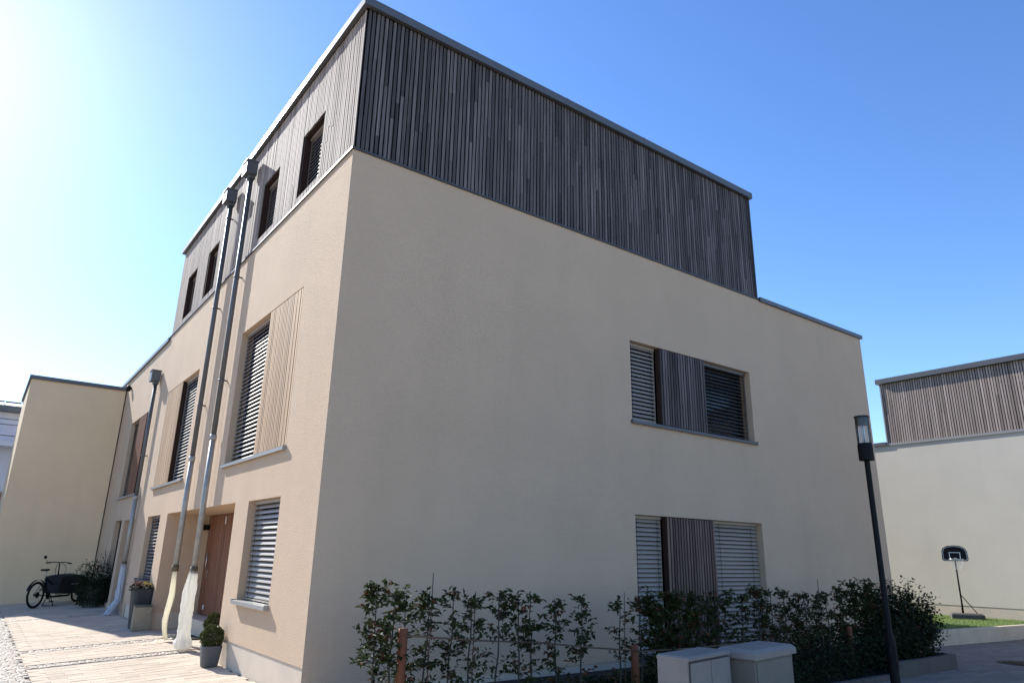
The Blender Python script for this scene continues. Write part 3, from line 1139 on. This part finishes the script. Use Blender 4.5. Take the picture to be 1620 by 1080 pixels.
def sapling(i, x, h, dens):
    rng = random.Random(100 + i)
    t = empty('hornbeam_sapling', (x, HY, .02))
    look = 'leafy' if dens > 1.15 else ('sparse' if dens < .8 else 'slender')
    if i == 0:
        lab = 'leafy hedge sapling nearest the house corner, first in the row'
    else:
        lab = '%s hedge sapling, %s from the house corner along the gable' % (look, ordn[i])
    tag(t, lab, 'sapling', 'hornbeam saplings of the young hedge')
    mb = MB()
    lean = rng.uniform(-.05, .05)
    st = []
    for k in range(7):
        f = k / 6
        st.append(Vector((lean * f + rng.uniform(-.012, .012), rng.uniform(-.012, .012), h * .97 * f)))
    mb.tube(st, [.013 - .0085 * k / 6 for k in range(7)], 7)
    lf = MB()
    nt_ = int(36 * dens * rng.uniform(.85, 1.15))
    for k in range(nt_):
        f = rng.random() ** .75
        f = .16 + .82 * f
        s = f * 6
        q = int(min(5, s))
        p = st[q].lerp(st[q + 1], s - q)
        a = rng.choice((0, math.pi)) + rng.gauss(0, .75)
        ln = rng.uniform(.07, .25) * (1.15 - .45 * f)
        dirv = Vector((math.cos(a), math.sin(a) * .8, rng.uniform(.1, .65))).normalized()
        e = p + dirv * ln
        mid = p.lerp(e, .5) + Vector((0, 0, -.008))
        mb.tube([p, mid, e], [.0038, .0028, .0015], 4, caps=False)
        nl = int(rng.uniform(8, 14) * (.7 + .3 * dens))
        red = rng.random() < .12
        for z in range(nl):
            g_ = rng.uniform(.15, 1.05)
            pp = p.lerp(e, g_) + Vector((rng.gauss(0, .016), rng.gauss(0, .016), rng.gauss(0, .014)))
            d = (dirv * .6 + Vector((rng.gauss(0, .8), rng.gauss(0, .8), rng.gauss(-.1, .5))))
            L = rng.uniform(.042, .082)
            leaf(lf, pp, d, Vector((rng.gauss(0, .5), rng.gauss(0, .5), 1)), L, L * .58,
                 1 if (red and rng.random() < .7) or rng.random() < .03 else 0)
    mb.build('stem', M['bark'], t)
    lf.build('crown', [M['leaf'], M['leaf2']], t)


for i in range(len(HX)):
    sapling(i, HX[i], HT[i], HD[i])
# garden canes standing among the saplings
for (x, h, lab) in ((.47, 1.40, 'tall thin cane sticking up above the hedge near the corner'),
                    (.98, 1.22, 'short thin cane among the sixth and seventh saplings'),
                    (3.12, 1.19, 'thin cane beside the sparse sapling at the left window edge'),
                    (7.33, 1.33, 'thin cane rising above the hedge left of the lamp post')):
    mb = MB()
    mb.tube([(0, 0, -.05), (.012, .004, h * .5), (.02, 0, h)], [.007, .0065, .005], 6)
    o = mb.build('garden_cane', M['bamboo'])
    o.location = (x, HY - .03, 0.03)
    tag(o, lab, 'cane', 'canes in the hedge')

# big dense shrub at the end of the hedge
def shrub(name, loc, rx, ry, h, nstem, nleaf, lm, seed, size=(.04, .075), label='', cat='shrub', top=.55):
    rng = random.Random(seed)
    t = empty(name, loc)
    tag(t, label, cat)
    st = MB()
    lf = MB()
    per = nleaf // nstem
    for k in range(nstem):
        a = rng.uniform(0, 6.283)
        r = math.sqrt(rng.random())
        top_ = Vector((math.cos(a) * r * rx, math.sin(a) * r * ry, h * rng.uniform(.55, 1.0) * (1 - .35 * r * r)))
        base = Vector((top_.x * .35, top_.y * .35, 0))
        mid = base.lerp(top_, .5) + Vector((rng.gauss(0, .05), rng.gauss(0, .05), .03))
        st.tube([base, mid, top_], [.009, .006, .002], 5, caps=False)
        for j in range(per):
            f = rng.random() ** .7
            p = base.lerp(mid, f * 2) if f < .5 else mid.lerp(top_, f * 2 - 1)
            p = p + Vector((rng.gauss(0, .07), rng.gauss(0, .07), rng.gauss(0, .05)))
            if p.z < .02: p.z = rng.uniform(.02, .2)
            L = rng.uniform(*size)
            leaf(lf, p, Vector((rng.gauss(0, 1), rng.gauss(0, 1), rng.gauss(-.05, .6))),
                 Vector((rng.gauss(0, .5), rng.gauss(0, .5), 1)), L, L * .55, 1 if rng.random() < .05 else 0)
    st.build('stem', M['bark'], t)
    lf.build('crown', lm, t)
    return t


shrub('shrub', (9.75, -1.95, .02), .82, .6, 1.46, 130, 10500, [M['leafd'], M['leaf2']], 41,
      label='dense dark rounded shrub at the far end of the hedge behind the lamp post')
shrub('shrub', (9.0, -2.2, .02), .75, .4, .85, 60, 4200, [M['leafd'], M['leaf2']], 42,
      label='low dark shrub at the foot of the lamp post')
# low ground cover in the bed
gc = MB()
rng = random.Random(55)
for i in range(22000):
    x = rng.uniform(3.2, 9.9)
    y = rng.uniform(-2.55, -.9)
    hmax = .12 + .42 * min(1, max(0, (x - 4.5) / 3))
    z = .03 + hmax * rng.random() ** 1.2
    L = rng.uniform(.03, .065)
    leaf(gc, (x, y, z), Vector((rng.gauss(0, 1), rng.gauss(0, 1), rng.gauss(.1, .6))), Vector((rng.gauss(0, .5), rng.gauss(0, .5), 1)), L, L * .6)
tag(gc.build('ground_cover', M['leafd'], kind='stuff'), 'dark low leafy ground cover under the hedge', 'ground cover')

# ------------------------------------------------------------------ utility cabinets
def cabinet(loc, rz, W, D, H, m, label, style):
    t = empty('utility_cabinet', loc, R(rz))
    tag(t, label, 'cabinet', 'utility cabinets by the hedge')
    mb = MB()
    mb.box(-W / 2, W / 2, -D / 2, D / 2, 0, H - (.05 if style else .0))
    mb.build('body', m, t)
    if style == 0:
        mb = MB()
        z = H
        n = len(mb.v)
        mb.box(-W / 2 - .004, W / 2 + .004, -D / 2 - .012, D / 2 + .004, H - .012, H + .02, bev=.012)
        mb.build('lid', m, t)
        for k in range(2):
            a = -W / 2 + .03 + k * (W / 2 - .015)
            mb = MB()
            mb.box(a + .003, a + W / 2 - .022, -D / 2 - .009, -D / 2 - .001, .08, H - .03)
            dd = mb.build('door', m, t)
            mb = MB()
            hx = a + (W / 2 - .07 if k == 0 else .05)
            mb.box(hx, hx + .02, -D / 2 - .016, -D / 2 - .0095, H * .5, H * .5 + .1)
            mb.build('lock', M['seam'], dd)
        mb = MB()
        mb.box(W * .12, W * .30, -D / 2 - .0105, -D / 2 - .0092, H * .60, H * .68)
        mb.build('plate', M['sill'], t)
        mb = MB()
        mb.box(-W / 2 + .02, W / 2 - .02, -D / 2 - .004, -D / 2 - .0005, .06, H - .015)
        mb.build('seam', M['seam'], t)
    else:
        mb = MB()
        o_ = .03
        zb, zt = H - .05, H + .005
        a = [(-W / 2 - o_, -D / 2 - o_), (W / 2 + o_, -D / 2 - o_), (W / 2 + o_, D / 2 + o_), (-W / 2 - o_, D / 2 + o_)]
        i_ = .03
        b = [(-W / 2 - o_ + i_, -D / 2 - o_ + i_), (W / 2 + o_ - i_, -D / 2 - o_ + i_), (W / 2 + o_ - i_, D / 2 + o_ - i_), (-W / 2 - o_ + i_, D / 2 + o_ - i_)]
        mb.quad(*[(x, y, zb) for x, y in a])
        mb.quad(*[(x, y, zt + .02) for x, y in b])
        for k in range(4):
            j = (k + 1) % 4
            mb.quad((*a[k], zb), (*a[j], zb), (*a[j], zt - .01), (*a[k], zt - .01))
            mb.quad((*a[k], zt - .01), (*a[j], zt - .01), (*b[j], zt + .02), (*b[k], zt + .02))
        mb.build('lid', M['cab'], t)
        mb = MB()
        mb.box(-W / 2 + .03, W / 2 - .03, -D / 2 - .008, -D / 2 - .001, .08, H - .07)
        dd = mb.build('door', m, t)
        mb = MB()
        mb.box(W / 2 - .10, W / 2 - .075, -D / 2 - .017, -D / 2 - .009, H * .46, H * .6)
        mb.build('lock', M['seam'], dd)
        for k in range(5):
            mb = MB()
            z = H - .24 - k * .045
            mb.quad((-W / 2 - .001, -D / 2 + .06, z), (-W / 2 - .001, D / 2 - .06, z), (-W / 2 - .016, D / 2 - .06, z - .022), (-W / 2 - .016, -D / 2 + .06, z - .022))
            mb.quad((-W / 2 - .016, D / 2 - .06, z - .022), (-W / 2 - .016, -D / 2 + .06, z - .022), (-W / 2 - .001, -D / 2 + .06, z - .026), (-W / 2 - .001, D / 2 - .06, z - .026))
            mb.build('louvre', m, t)
    mb = MB()
    mb.box(-W / 2 - .02, W / 2 + .02, -D / 2 - .02, D / 2 + .02, -.05, .04)
    mb.build('base', M['conc_d'], t)


cabinet((1.585, -4.22, 0), 11, .69, .26, .88, M['cab'], 'light grey metal cabinet with two flush doors and thin lid', 0)
cabinet((2.42, -4.22, 0), 9, .72, .30, .88, M['cab2'], 'wider grey cabinet with overhanging lid and side louvres', 1)

# ------------------------------------------------------------------ street lamp
sl = empty('street_lamp', (7.09, -3.06, 0))
tag(sl, 'black post lamp with clear cylindrical head in front of the hedge', 'street lamp')
mb = MB()
mb.lathe([(.062, -.05), (.062, .62), (.058, .66), (.040, .70), (.038, 3.06)], seg=18)
mb.box(-.03, .03, -.0625, -.055, .25, .55)
mb.build('post', M['black'], sl)
mb = MB()
mb.lathe([(0, 3.05), (.104, 3.05), (.104, 3.06), (.104, 3.265), (.098, 3.28), (.098, 3.30), (0, 3.30)], seg=24)
mb.build('housing', M['black'], sl)
mb = MB()
mb.lathe([(.098, 3.30), (.098, 3.69)], seg=24)
mb.build('glass', M['clear'], sl)
mb = MB()
for k in range(4):
    a = k * math.pi / 2 + .5
    mb.tube([(.088 * math.cos(a), .088 * math.sin(a), 3.3), (.088 * math.cos(a), .088 * math.sin(a), 3.7)], .005, 6)
mb.build('rod', M['galv'], sl)
mb = MB()
mb.lathe([(0, 3.3), (.022, 3.3), (.022, 3.56), (0, 3.57)], seg=12)
mb.build('lamp_tube', M['white'], sl)
for k in range(5):
    mb = MB()
    z = 3.575 + k * .027
    mb.lathe([(.086, z), (.075, z + .006), (.03, z + .014), (.03, z + .016), (.078, z + .01), (.086, z)], seg=20)
    mb.build('louvre_ring', M['galv'], sl)
mb = MB()
mb.lathe([(0, 3.69), (.108, 3.69), (.109, 3.697), (.09, 3.708), (0, 3.712)], seg=24)
mb.build('cap', M['black'], sl)

# ------------------------------------------------------------------ basketball hoop on the lawn
bh = empty('basketball_hoop', (18.1, .36, ZL), R(-62))
tag(bh, 'small portable basketball hoop with black backboard on the lawn', 'basketball hoop')
mb = MB()
mb.box(-.34, .40, -.24, .24, 0, .15, bev=.03)
mb.build('base', M['conc_d'], bh)
mb = MB()
mb.tube([(-.05, 0, .1), (-.05, 0, 1.6)], .021, 10)
mb.tube([(-.05, 0, 1.5), (-.05, -.1, 1.58)], .015, 8)
mb.build('pole', M['black'], bh)
mb = MB()
for (ax, ay) in ((.30, .12), (-.05, .24)):
    mb.tube([(-.05, .01, .62), (ax, ay, .12)], .011, 8)
mb.build('brace', M['black'], bh)
mb = MB()
outl = [(-.40, 1.58), (-.34, 1.54), (.34, 1.54), (.40, 1.58), (.385, 1.84), (.33, 1.93), (.2, 1.99), (0, 2.01), (-.2, 1.99), (-.33, 1.93), (-.385, 1.84)]
outl = [(x * .76 - .05, 1.46 + (z - 1.54) * .86) for x, z in outl]
n = len(outl)
for yy, flip in ((-.12, 0), (-.09, 1)):
    k0 = len(mb.v)
    mb.v += [(x, yy, z) for x, z in outl]
    mb.f.append(tuple(range(k0, k0 + n)))
    mb.m.append(0)
    mb.sm.append(False)
for i in range(n):
    j = (i + 1) % n
    mb.quad((outl[i][0], -.12, outl[i][1]), (outl[j][0], -.12, outl[j][1]), (outl[j][0], -.09, outl[j][1]), (outl[i][0], -.09, outl[i][1]))
bd = mb.build('backboard', M['black'], bh)
mb = MB()
cz = 1.66
ins = [(-.05 + (x + .05) * .93, cz + (z - cz) * .90) for x, z in outl]
ins2 = [(-.05 + (x + .05) * .89, cz + (z - cz) * .85) for x, z in outl]
for i in range(n):
    j = (i + 1) % n
    mb.quad((ins[i][0], -.123, ins[i][1]), (ins[j][0], -.123, ins[j][1]), (ins2[j][0], -.123, ins2[j][1]), (ins2[i][0], -.123, ins2[i][1]))
for (x0, x1, z0, z1) in ((-.18, .08, 1.67, 1.688), (-.18, .08, 1.49, 1.508), (-.18, -.162, 1.508, 1.67), (.062, .08, 1.508, 1.67)):
    mb.box(x0, x1, -.126, -.121, z0, z1)
mb.build('marking', M['white'], bd)
mb = MB()
ring = [(-.05 + .17 * math.cos(a), -.31 + .17 * math.sin(a), 1.51) for a in [2 * math.pi * k / 20 for k in range(21)]]
mb.tube(ring, .009, 6, caps=False)
mb.box(-.08, -.02, -.15, -.12, 1.48, 1.54)
mb.build('rim', M['chrome'], bh)
mb = MB()
for k in range(12):
    for s in (0, 1):
        pts = []
        for j in range(5):
            a = 2 * math.pi * (k + (j * .5 if s else -j * .5)) / 12
            r = .165 - .02 * j
            pts.append((-.05 + r * math.cos(a), -.31 + r * math.sin(a), 1.505 - .065 * j))
        mb.tube(pts, .0022, 3, caps=False)
mb.build('net', M['white'], bh)

# ------------------------------------------------------------------ plants and small things in the yard
def boxwood(loc, label, s=1.0, seed=1):
    t = empty('potted_boxwood', loc)
    tag(t, label, 'potted plant', 'clipped boxwood balls in grey pots')
    mb = MB()
    mb.lathe([(0, .0), (.098, .0), (.106, .02), (.135, .27), (.137, .285), (.122, .285), (.118, .24), (0, .24)], seg=28, sq=5)
    mb.build('pot', M['pot'], t)
    rng = random.Random(seed)
    lf = MB()
    core = []
    for i in range(4200):
        v = Vector((rng.gauss(0, 1), rng.gauss(0, 1), rng.gauss(0, 1))).normalized()
        r = .155 * s * (rng.uniform(.55, 1.0) ** .5) * (1 + .07 * math.sin(5 * v.x + 3 * v.z) + .05 * math.sin(9 * v.y))
        p = v * r + Vector((0, 0, .40))
        if p.z < .255: continue
        d = v + Vector((rng.gauss(0, .6), rng.gauss(0, .6), rng.gauss(0.2, .6)))
        L = rng.uniform(.018, .032)
        leaf(lf, p, d, Vector((rng.gauss(0, 1), rng.gauss(0, 1), 1)), L, L * .6)
    lf.build('crown', M['boxleaf'], t)
    st = MB()
    for k in range(9):
        a = k * .7
        st.tube([(0, 0, .23), (.05 * math.cos(a), .05 * math.sin(a), .38), (.10 * math.cos(a), .10 * math.sin(a), .36 + .1 * math.sin(k * 2.3))], [.007, .004, .002], 5, caps=False)
    st.build('stem', M['bark'], t)


boxwood((-.17, 3.1, gz(-.17, 3.1)), 'clipped boxwood ball in grey pot at the near edge of the entrance recess', seed=1)
boxwood((.25, 4.62, gz(0, 4.62) + .02), 'clipped boxwood ball further inside the entrance recess by the door', seed=2)

t = empty('flower_planter', (-.17, 8.72, gz(-.17, 8.72)))
tag(t, 'tall dark grey planter with dark and yellow flowers by the recess wall', 'planter')
mb = MB()
mb.lathe([(0, 0), (.15, 0), (.155, .01), (.205, .76), (.207, .78), (.185, .78), (.18, .7), (0, .7)], seg=28, sq=7)
mb.build('pot', M['potd'], t)
rng = random.Random(8)
lf = MB()
for i in range(520):
    x, y = rng.uniform(-.24, .2), rng.uniform(-.22, .2)
    z = .74 + rng.random() * .16 * (1 - (x * x + y * y) * 8)
    L = rng.uniform(.03, .055)
    leaf(lf, (x, y, z), Vector((rng.gauss(0, 1), rng.gauss(0, 1), rng.gauss(.3, .5))), Vector((0, 0, 1)), L, L * .6)
lf.build('foliage', M['leafd'], t)
for (mm, cx, k) in ((M['flow'], .02, 26), (M['flow2'], -.12, 40)):
    lf = MB()
    for i in range(k):
        c = Vector((cx + rng.gauss(0, .06), rng.uniform(-.2, .12), .82 + rng.random() * .10))
        for q in range(5):
            a = q * 1.2566 + rng.random()
            leaf(lf, c, Vector((math.cos(a), math.sin(a), .3 + rng.gauss(0, .3))), Vector((0, 0, 1)), .032, .03)
    lf.build('blossom', mm, t)

t = empty('parcel_box', (-.2, 8.27, gz(-.2, 8.27)))
tag(t, 'dull steel box standing in front of the tall flower planter', 'box')
mb = MB()
mb.box(-.155, .155, -.1, .1, .012, .46, bev=.012)
mb.build('body', M['steelbox'], t)
mb = MB()
mb.box(-.162, .162, -.108, .104, .462, .485)
mb.build('lid', M['pipe'], t)
mb = MB()
mb.box(-.145, .145, -.106, -.1, .03, .40)
mb.build('flap', M['steelbox'], t)
mb = MB()
mb.tube([(.09, -.108, .36), (.09, -.116, .36)], .012, 10)
mb.build('lock', M['chrome'], t)

t = empty('doormat', (.28, 6.6, gz(0, 6.6)))
tag(t, 'dark doormat on the floor of the entrance recess', 'doormat')
mb = MB()
mb.box(-.24, .2, -.4, .4, .006, .022, bev=.005)
mb.build('mat', M['rubber'], t)
mb = MB()
for k in range(9):
    mb.box(-.22, .18, -.37 + k * .088, -.33 + k * .088, .022, .027)
mb.build('rib', M['rubber'], t)

# plastic sleeves on the rainwater pipes
def sleeve(name, pts, radx, rady, m, label, seed):
    """crumpled film hose: elliptical rings with pleats"""
    rng = random.Random(seed)
    mb = MB()
    seg = 44
    n = len(mb.v)
    K = len(pts)
    ph = [rng.uniform(0, 6.28) for _ in range(5)]
    for i, (x, y, z) in enumerate(pts):
        tw = i * .10 + .5 * math.sin(i * .4 + ph[3])
        for q in range(seg):
            a = 2 * math.pi * q / seg
            # sharp lengthwise pleats that wander, plus crumple
            w_ = 1 - .26 * abs(math.sin(3.5 * (a + tw) + ph[0])) ** 1.5 + .10 * abs(math.sin(8 * a - tw * 2 + ph[1])) + rng.uniform(-.045, .045)
            mb.v.append((x + radx[i] * 1.12 * math.cos(a) * w_, y + rady[i] * 1.12 * math.sin(a) * w_, z + rng.uniform(-.008, .008)))
    for i in range(K - 1):
        for q in range(seg):
            q2 = (q + 1) % seg
            mb.f.append((n + i * seg + q, n + i * seg + q2, n + (i + 1) * seg + q2, n + (i + 1) * seg + q))
            mb.m.append(0)
            mb.sm.append(True)
    o = mb.build(name, m)
    tag(o, label, 'plastic sleeve', 'film sleeves on the rain pipes')
    return o


base = gz(-.1, 5) + .0
K = 22
pts, rx_, ry_ = [], [], []
for i in range(K):
    f = i / (K - 1)
    z = 1.26 * (1 - f) + (base + .02) * f
    pts.append((-.1 - .02 * math.sin(f * 3), 5.03 + .02 * math.sin(f * 4), z))
    b = .062 + .034 * min(1, f * 4)
    if f > .86: b += .042 * math.sin((f - .86) / .14 * 2.6)
    rx_.append(b * .95)
    ry_.append(b * (1.0 if f < .86 else 1.2))
sleeve('plastic_sleeve', pts, rx_, ry_, M['plastic'], 'white plastic film sleeve round the right rain pipe, bunched on the paving', 4)
pts, rx_, ry_ = [], [], []
for i in range(K):
    f = i / (K - 1)
    z = 1.26 * (1 - f) + (base + .05) * f
    pts.append((-.1 + .05 * math.sin(f * 6.0) * f - .02 * math.sin(f * 3.1), 6.43 - .05 * math.sin(f * 5) - .22 * f ** 3, z))
    b = .034 + .018 * math.sin(f * 3.1)
    rx_.append(b * .9)
    ry_.append(b * .3 if f > .1 else b * .9)
for i in range(8):     # tail lying on the paving
    f = (i + 1) / 8
    x = -.07 - .42 * f
    y = 6.2 - .15 * f
    pts.append((x, y, gz(x, y) + .045 - .02 * f))
    rx_.append(.05)
    ry_.append(.045)
# the tail rings stand upright across its run: build it as a flat strip instead
pts, rx_, ry_ = pts[:K], rx_[:K], ry_[:K]
o = sleeve('plastic_sleeve', pts, rx_, ry_, M['plastic_y'], 'yellowed plastic strip dangling from the middle rain pipe with its tail on the paving', 7)
tl = MB()
prev = None
rng = random.Random(12)
for i in range(10):
    f = i / 9
    x = -.03 - .50 * f
    y = 6.2 - .12 * f + .03 * math.sin(f * 6)
    z = gz(x, y) + .012 + .03 * (1 - f) + rng.uniform(0, .014)
    cur = ((x, y - .05, z), (x, y + .05, z + rng.uniform(-.004, .02)))
    if prev: tl.quad(prev[0], prev[1], cur[1], cur[0])
    prev = cur
tl.build('tail', M['plastic_y'], o)
pts, rx_, ry_ = [], [], []
bz = gz(-.1, 11.95)
for i in range(K):
    f = i / (K - 1)
    z = 1.24 * (1 - f) + (bz + .02) * f
    pts.append((-.1 - .16 * max(0, f - .72) / .28, 11.95 + .1 * max(0, f - .7), z))
    b = .06 + .015 * f + .13 * max(0, f - .72)
    if f > .95: b *= .8
    rx_.append(b)
    ry_.append(b)
sleeve('plastic_sleeve', pts, rx_, ry_, M['plastic_b'], 'pale bluish film sleeve flaring at the foot of the farthest rain pipe', 9)

# big potted shrub next to the bicycle
t = shrub('potted_shrub', (-.30, 14.75, gz(-.3, 14.75)), .46, .40, 1.34, 60, 3600, [M['leafd'], M['leafd']], 61, size=(.04, .08),
          label='large bushy dark shrub in a pot next to the cargo bicycle', cat='potted plant')
mb = MB()
mb.lathe([(0, 0), (.2, 0), (.21, .02), (.27, .52), (.275, .55), (.25, .55), (.24, .48), (0, .48)], seg=24)
mb.build('pot', M['pot'], t)
rng = random.Random(62)
lf = MB()
for i in range(1500):    # hanging foliage over the pot
    a = rng.uniform(0, 6.283)
    z = rng.uniform(.08, .75)
    r = .27 + .08 * rng.random()
    L = rng.uniform(.04, .07)
    leaf(lf, (r * math.cos(a), r * math.sin(a), z), Vector((math.cos(a) * .5, math.sin(a) * .5, -1 + rng.gauss(0, .5))), Vector((math.cos(a), math.sin(a), .5)), L, L * .55)
for k in range(3):
    a = 2.6 + k * .5
    for j in range(14):
        f = j / 13
        p = Vector((math.cos(a) * (.2 + .35 * f), math.sin(a) * (.2 + .3 * f), 1.05 + .1 * math.sin(f * 3) - .25 * f * f))
        leaf(lf, p, Vector((math.cos(a) + rng.gauss(0, .6), math.sin(a) + rng.gauss(0, .6), rng.gauss(0, .5))), Vector((0, 0, 1)), .07, .035)
lf.build('foliage', M['leafd'], t)
# twiggy upright shoots
tw = MB()
for k in range(16):
    x = rng.uniform(.05, .3)
    y = rng.uniform(-.3, .2)
    tw.tube([(x, y, .9), (x + rng.gauss(0, .02), y, 1.25), (x + rng.gauss(0, .04), y + rng.gauss(0, .04), 1.42 + rng.random() * .12)], [.005, .004, .002], 4, caps=False)
tw.build('twig', M['bark'], t)

# ------------------------------------------------------------------ cargo bicycle
A = Vector((-1.55, 15.55))
B = Vector((-.44, 16.96))
dvec = (B - A)
rz = math.atan2(dvec.y, dvec.x)
bk = empty('cargo_bicycle', (A.x, A.y, gz(A.x, A.y)), rz)
bk.rotation_euler = (0, -math.atan2(gz(B.x, B.y) - gz(A.x, A.y), dvec.length), rz)
tag(bk, 'black cargo bicycle with long front box parked against the blank wall', 'bicycle')
WB = dvec.length


def wheel(x, r, label):
    mb = MB()
    ring = [(x + (r - .025) * math.cos(a), 0, r + (r - .025) * math.sin(a)) for a in [2 * math.pi * k / 36 for k in range(37)]]
    mb.tube(ring, .025, 8, caps=False)
    t_ = mb.build('wheel', M['rubber'], bk)
    mb = MB()
    ring = [(x + (r - .058) * math.cos(a), 0, r + (r - .058) * math.sin(a)) for a in [2 * math.pi * k / 36 for k in range(37)]]
    mb.tube(ring, .011, 6, caps=False)
    mb.build('rim', M['black'], t_)
    mb = MB()
    for k in range(24):
        a = 2 * math.pi * k / 24
        sd = .025 if k % 2 else -.025
        mb.tube([(x + .02 * math.cos(a + .9), sd, r + .02 * math.sin(a + .9)), (x + (r - .06) * math.cos(a), 0, r + (r - .06) * math.sin(a))], .0018, 4, caps=False)
    mb.build('spoke', M['chrome'], t_)
    mb = MB()
    mb.tube([(x, -.055, r), (x, .055, r)], .028, 10)
    mb.tube([(x, -.05, r), (x, -.047, r)], .08, 16)
    mb.build('hub', M['black'], t_)


wheel(0, .345, 'rear')
wheel(WB, .255, 'front')
mb = MB()
bb_ = (.46, 0, .29)
seat_top = (.30, 0, .76)
mb.tube([bb_, seat_top], .019, 8)
for s in (-.06, .06):
    mb.tube([(0, s, .345), (.42, s * .5, .29)], .011, 6)
    mb.tube([(0, s, .345), (.31, s * .4, .72)], .009, 6)
mb.tube([bb_, (.72, 0, .24), (1.4, 0, .22), (1.56, 0, .36)], .026, 8)
mb.tube([seat_top, (.62, 0, .58), (.86, 0, .50)], .02, 8)
mb.tube([(.86, 0, .30), (.80, 0, .86)], .022, 8)                     # steering column
mb.tube([(1.56, 0, .36), (1.62, 0, .62)], .024, 8)
for s in (-.055, .055):
    mb.tube([(1.62, s, .58), (WB, s, .255)], .012, 6)
mb.tube([(.84, .0, .28), (1.7, .06, .2)], .008, 6)
mb.build('frame', M['black'], bk)
mb = MB()
mb.tube([(.30, 0, .74), (.27, 0, .95)], .014, 8)
mb.build('seat_post', M['chrome'], bk)
sd = MB()
for (x, wd, z) in ((.12, .075, .985),):
    n0 = len(sd.v)
    prof = [(.10, .0), (.12, .075), (.20, .07), (.30, .035), (.38, .02), (.40, .0)]
    top = [(x_, y_) for x_, y_ in prof] + [(x_, -y_) for x_, y_ in reversed(prof[1:-1])]
    m_ = len(top)
    for zz, k in ((.955, .9), (1.0, 1.0)):
        sd.v += [(.25 + (x_ - .25) * k, y_ * k, zz) for x_, y_ in top]
    sd.f.append(tuple(n0 + i for i in range(m_)))
    sd.f.append(tuple(n0 + m_ + i for i in range(m_)))
    for i in range(m_):
        j = (i + 1) % m_
        sd.f.append((n0 + i, n0 + j, n0 + m_ + j, n0 + m_ + i))
    sd.m += [0] * (m_ + 2)
    sd.sm += [False] * (m_ + 2)
sd.build('saddle', M['black'], bk)
mb = MB()
mb.tube([(.80, 0, .84), (.78, 0, 1.14)], .016, 8)
mb.tube([(.74, -.36, 1.13), (.77, -.16, 1.16), (.78, 0, 1.15), (.77, .16, 1.16), (.74, .36, 1.13)], .012, 8)
mb.build('handlebar', M['black'], bk)
for s in (-1, 1):
    mb = MB()
    mb.tube([(.75, s * .25, 1.145), (.738, s * .37, 1.13)], .019, 8)
    mb.build('grip', M['rubber'], bk)
    mb = MB()
    mb.tube([(.79, s * .22, 1.15), (.85, s * .30, 1.12)], .006, 6)
    mb.build('brake_lever', M['chrome'], bk)
    mb = MB()
    mb.tube([(.80, s * .05, 1.14), (.86, s * .13, 1.06), (.88, s * .155, .94), (.86, s * .12, .82), (.84, s * .04, .76)], .006, 6)
    mb.build('cable', M['black'], bk)
mb = MB()
mb.tube([(.74, .33, 1.13), (.70, .36, 1.27)], .005, 6)
mb.lathe([(0, -.04), (.035, -.035), (.042, 0), (.035, .035), (0, .04)], (.69, .38, 1.29), 10)
mb.build('mirror', M['black'], bk)
# cargo box with sagging canvas cover
mb = MB()
n0 = 0
secs = [(.62, .24, .34, .78), (.95, .29, .30, .80), (1.30, .30, .30, .80), (1.62, .28, .36, .76), (1.95, .20, .48, .66), (2.06, .10, .52, .60)]
for (x, hw_, z0, z1) in secs:
    mb.v += [(x, -hw_ * .8, z0), (x, -hw_, z1 - .05), (x, -hw_ * .9, z1), (x, 0, z1 + .03), (x, hw_ * .9, z1), (x, hw_, z1 - .05), (x, hw_ * .8, z0)]
for i in range(len(secs) - 1):
    for q in range(7):
        q2 = (q + 1) % 7
        mb.f.append((i * 7 + q, i * 7 + q2, (i + 1) * 7 + q2, (i + 1) * 7 + q))
        mb.m.append(0)
        mb.sm.append(False)
mb.f += [tuple(range(7)), tuple(7 * (len(secs) - 1) + q for q in range(7))]
mb.m += [0, 0]
mb.sm += [False, False]
cb = mb.build('cargo_box', M['canvas'], bk)
mb = MB()
mb.box(1.0, 1.35, -.305, -.295, .55, .57)
mb.build('stripe', M['chrome'], cb)
mb = MB()
for s in (-1, 1):
    mb.tube([(.56, s * .05, .26), (.58, s * .15, .01)], .011, 6)
    mb.tube([(.56, s * .15, .008), (.74, s * .15, .008)], .011, 6)
mb.tube([(.58, -.15, .012), (.58, .15, .012)], .009, 6)
mb.build('kickstand', M['black'], bk)
mb = MB()
mb.tube([(.46, -.08, .29), (.46, .08, .29)], .016, 8)
mb.tube([(.46, -.045, .29), (.46, -.05, .29)], .09, 18)
mb.tube([(.46, -.07, .29), (.52, -.07, .14)], .011, 6)
mb.tube([(.46, .07, .29), (.40, .07, .44)], .011, 6)
mb.build('crankset', M['black'], bk)
for (x, y, z) in ((.52, -.12, .14), (.40, .12, .44)):
    mb = MB()
    mb.box(x - .045, x + .045, y - .045, y + .045, z - .012, z + .012)
    mb.build('pedal', M['rubber'], bk)
mb = MB()
pf = [(.39 * math.cos(a), .345 + .39 * math.sin(a)) for a in [R(20 + k * 14) for k in range(11)]]
for (a, b) in zip(pf[:-1], pf[1:]):
    mb.quad((a[0], -.03, a[1]), (b[0], -.03, b[1]), (b[0], .03, b[1]), (a[0], .03, a[1]))
mb.build('mudguard', M['black'], bk)

print('gable boards', n_b, 'objects', len(bpy.data.objects))
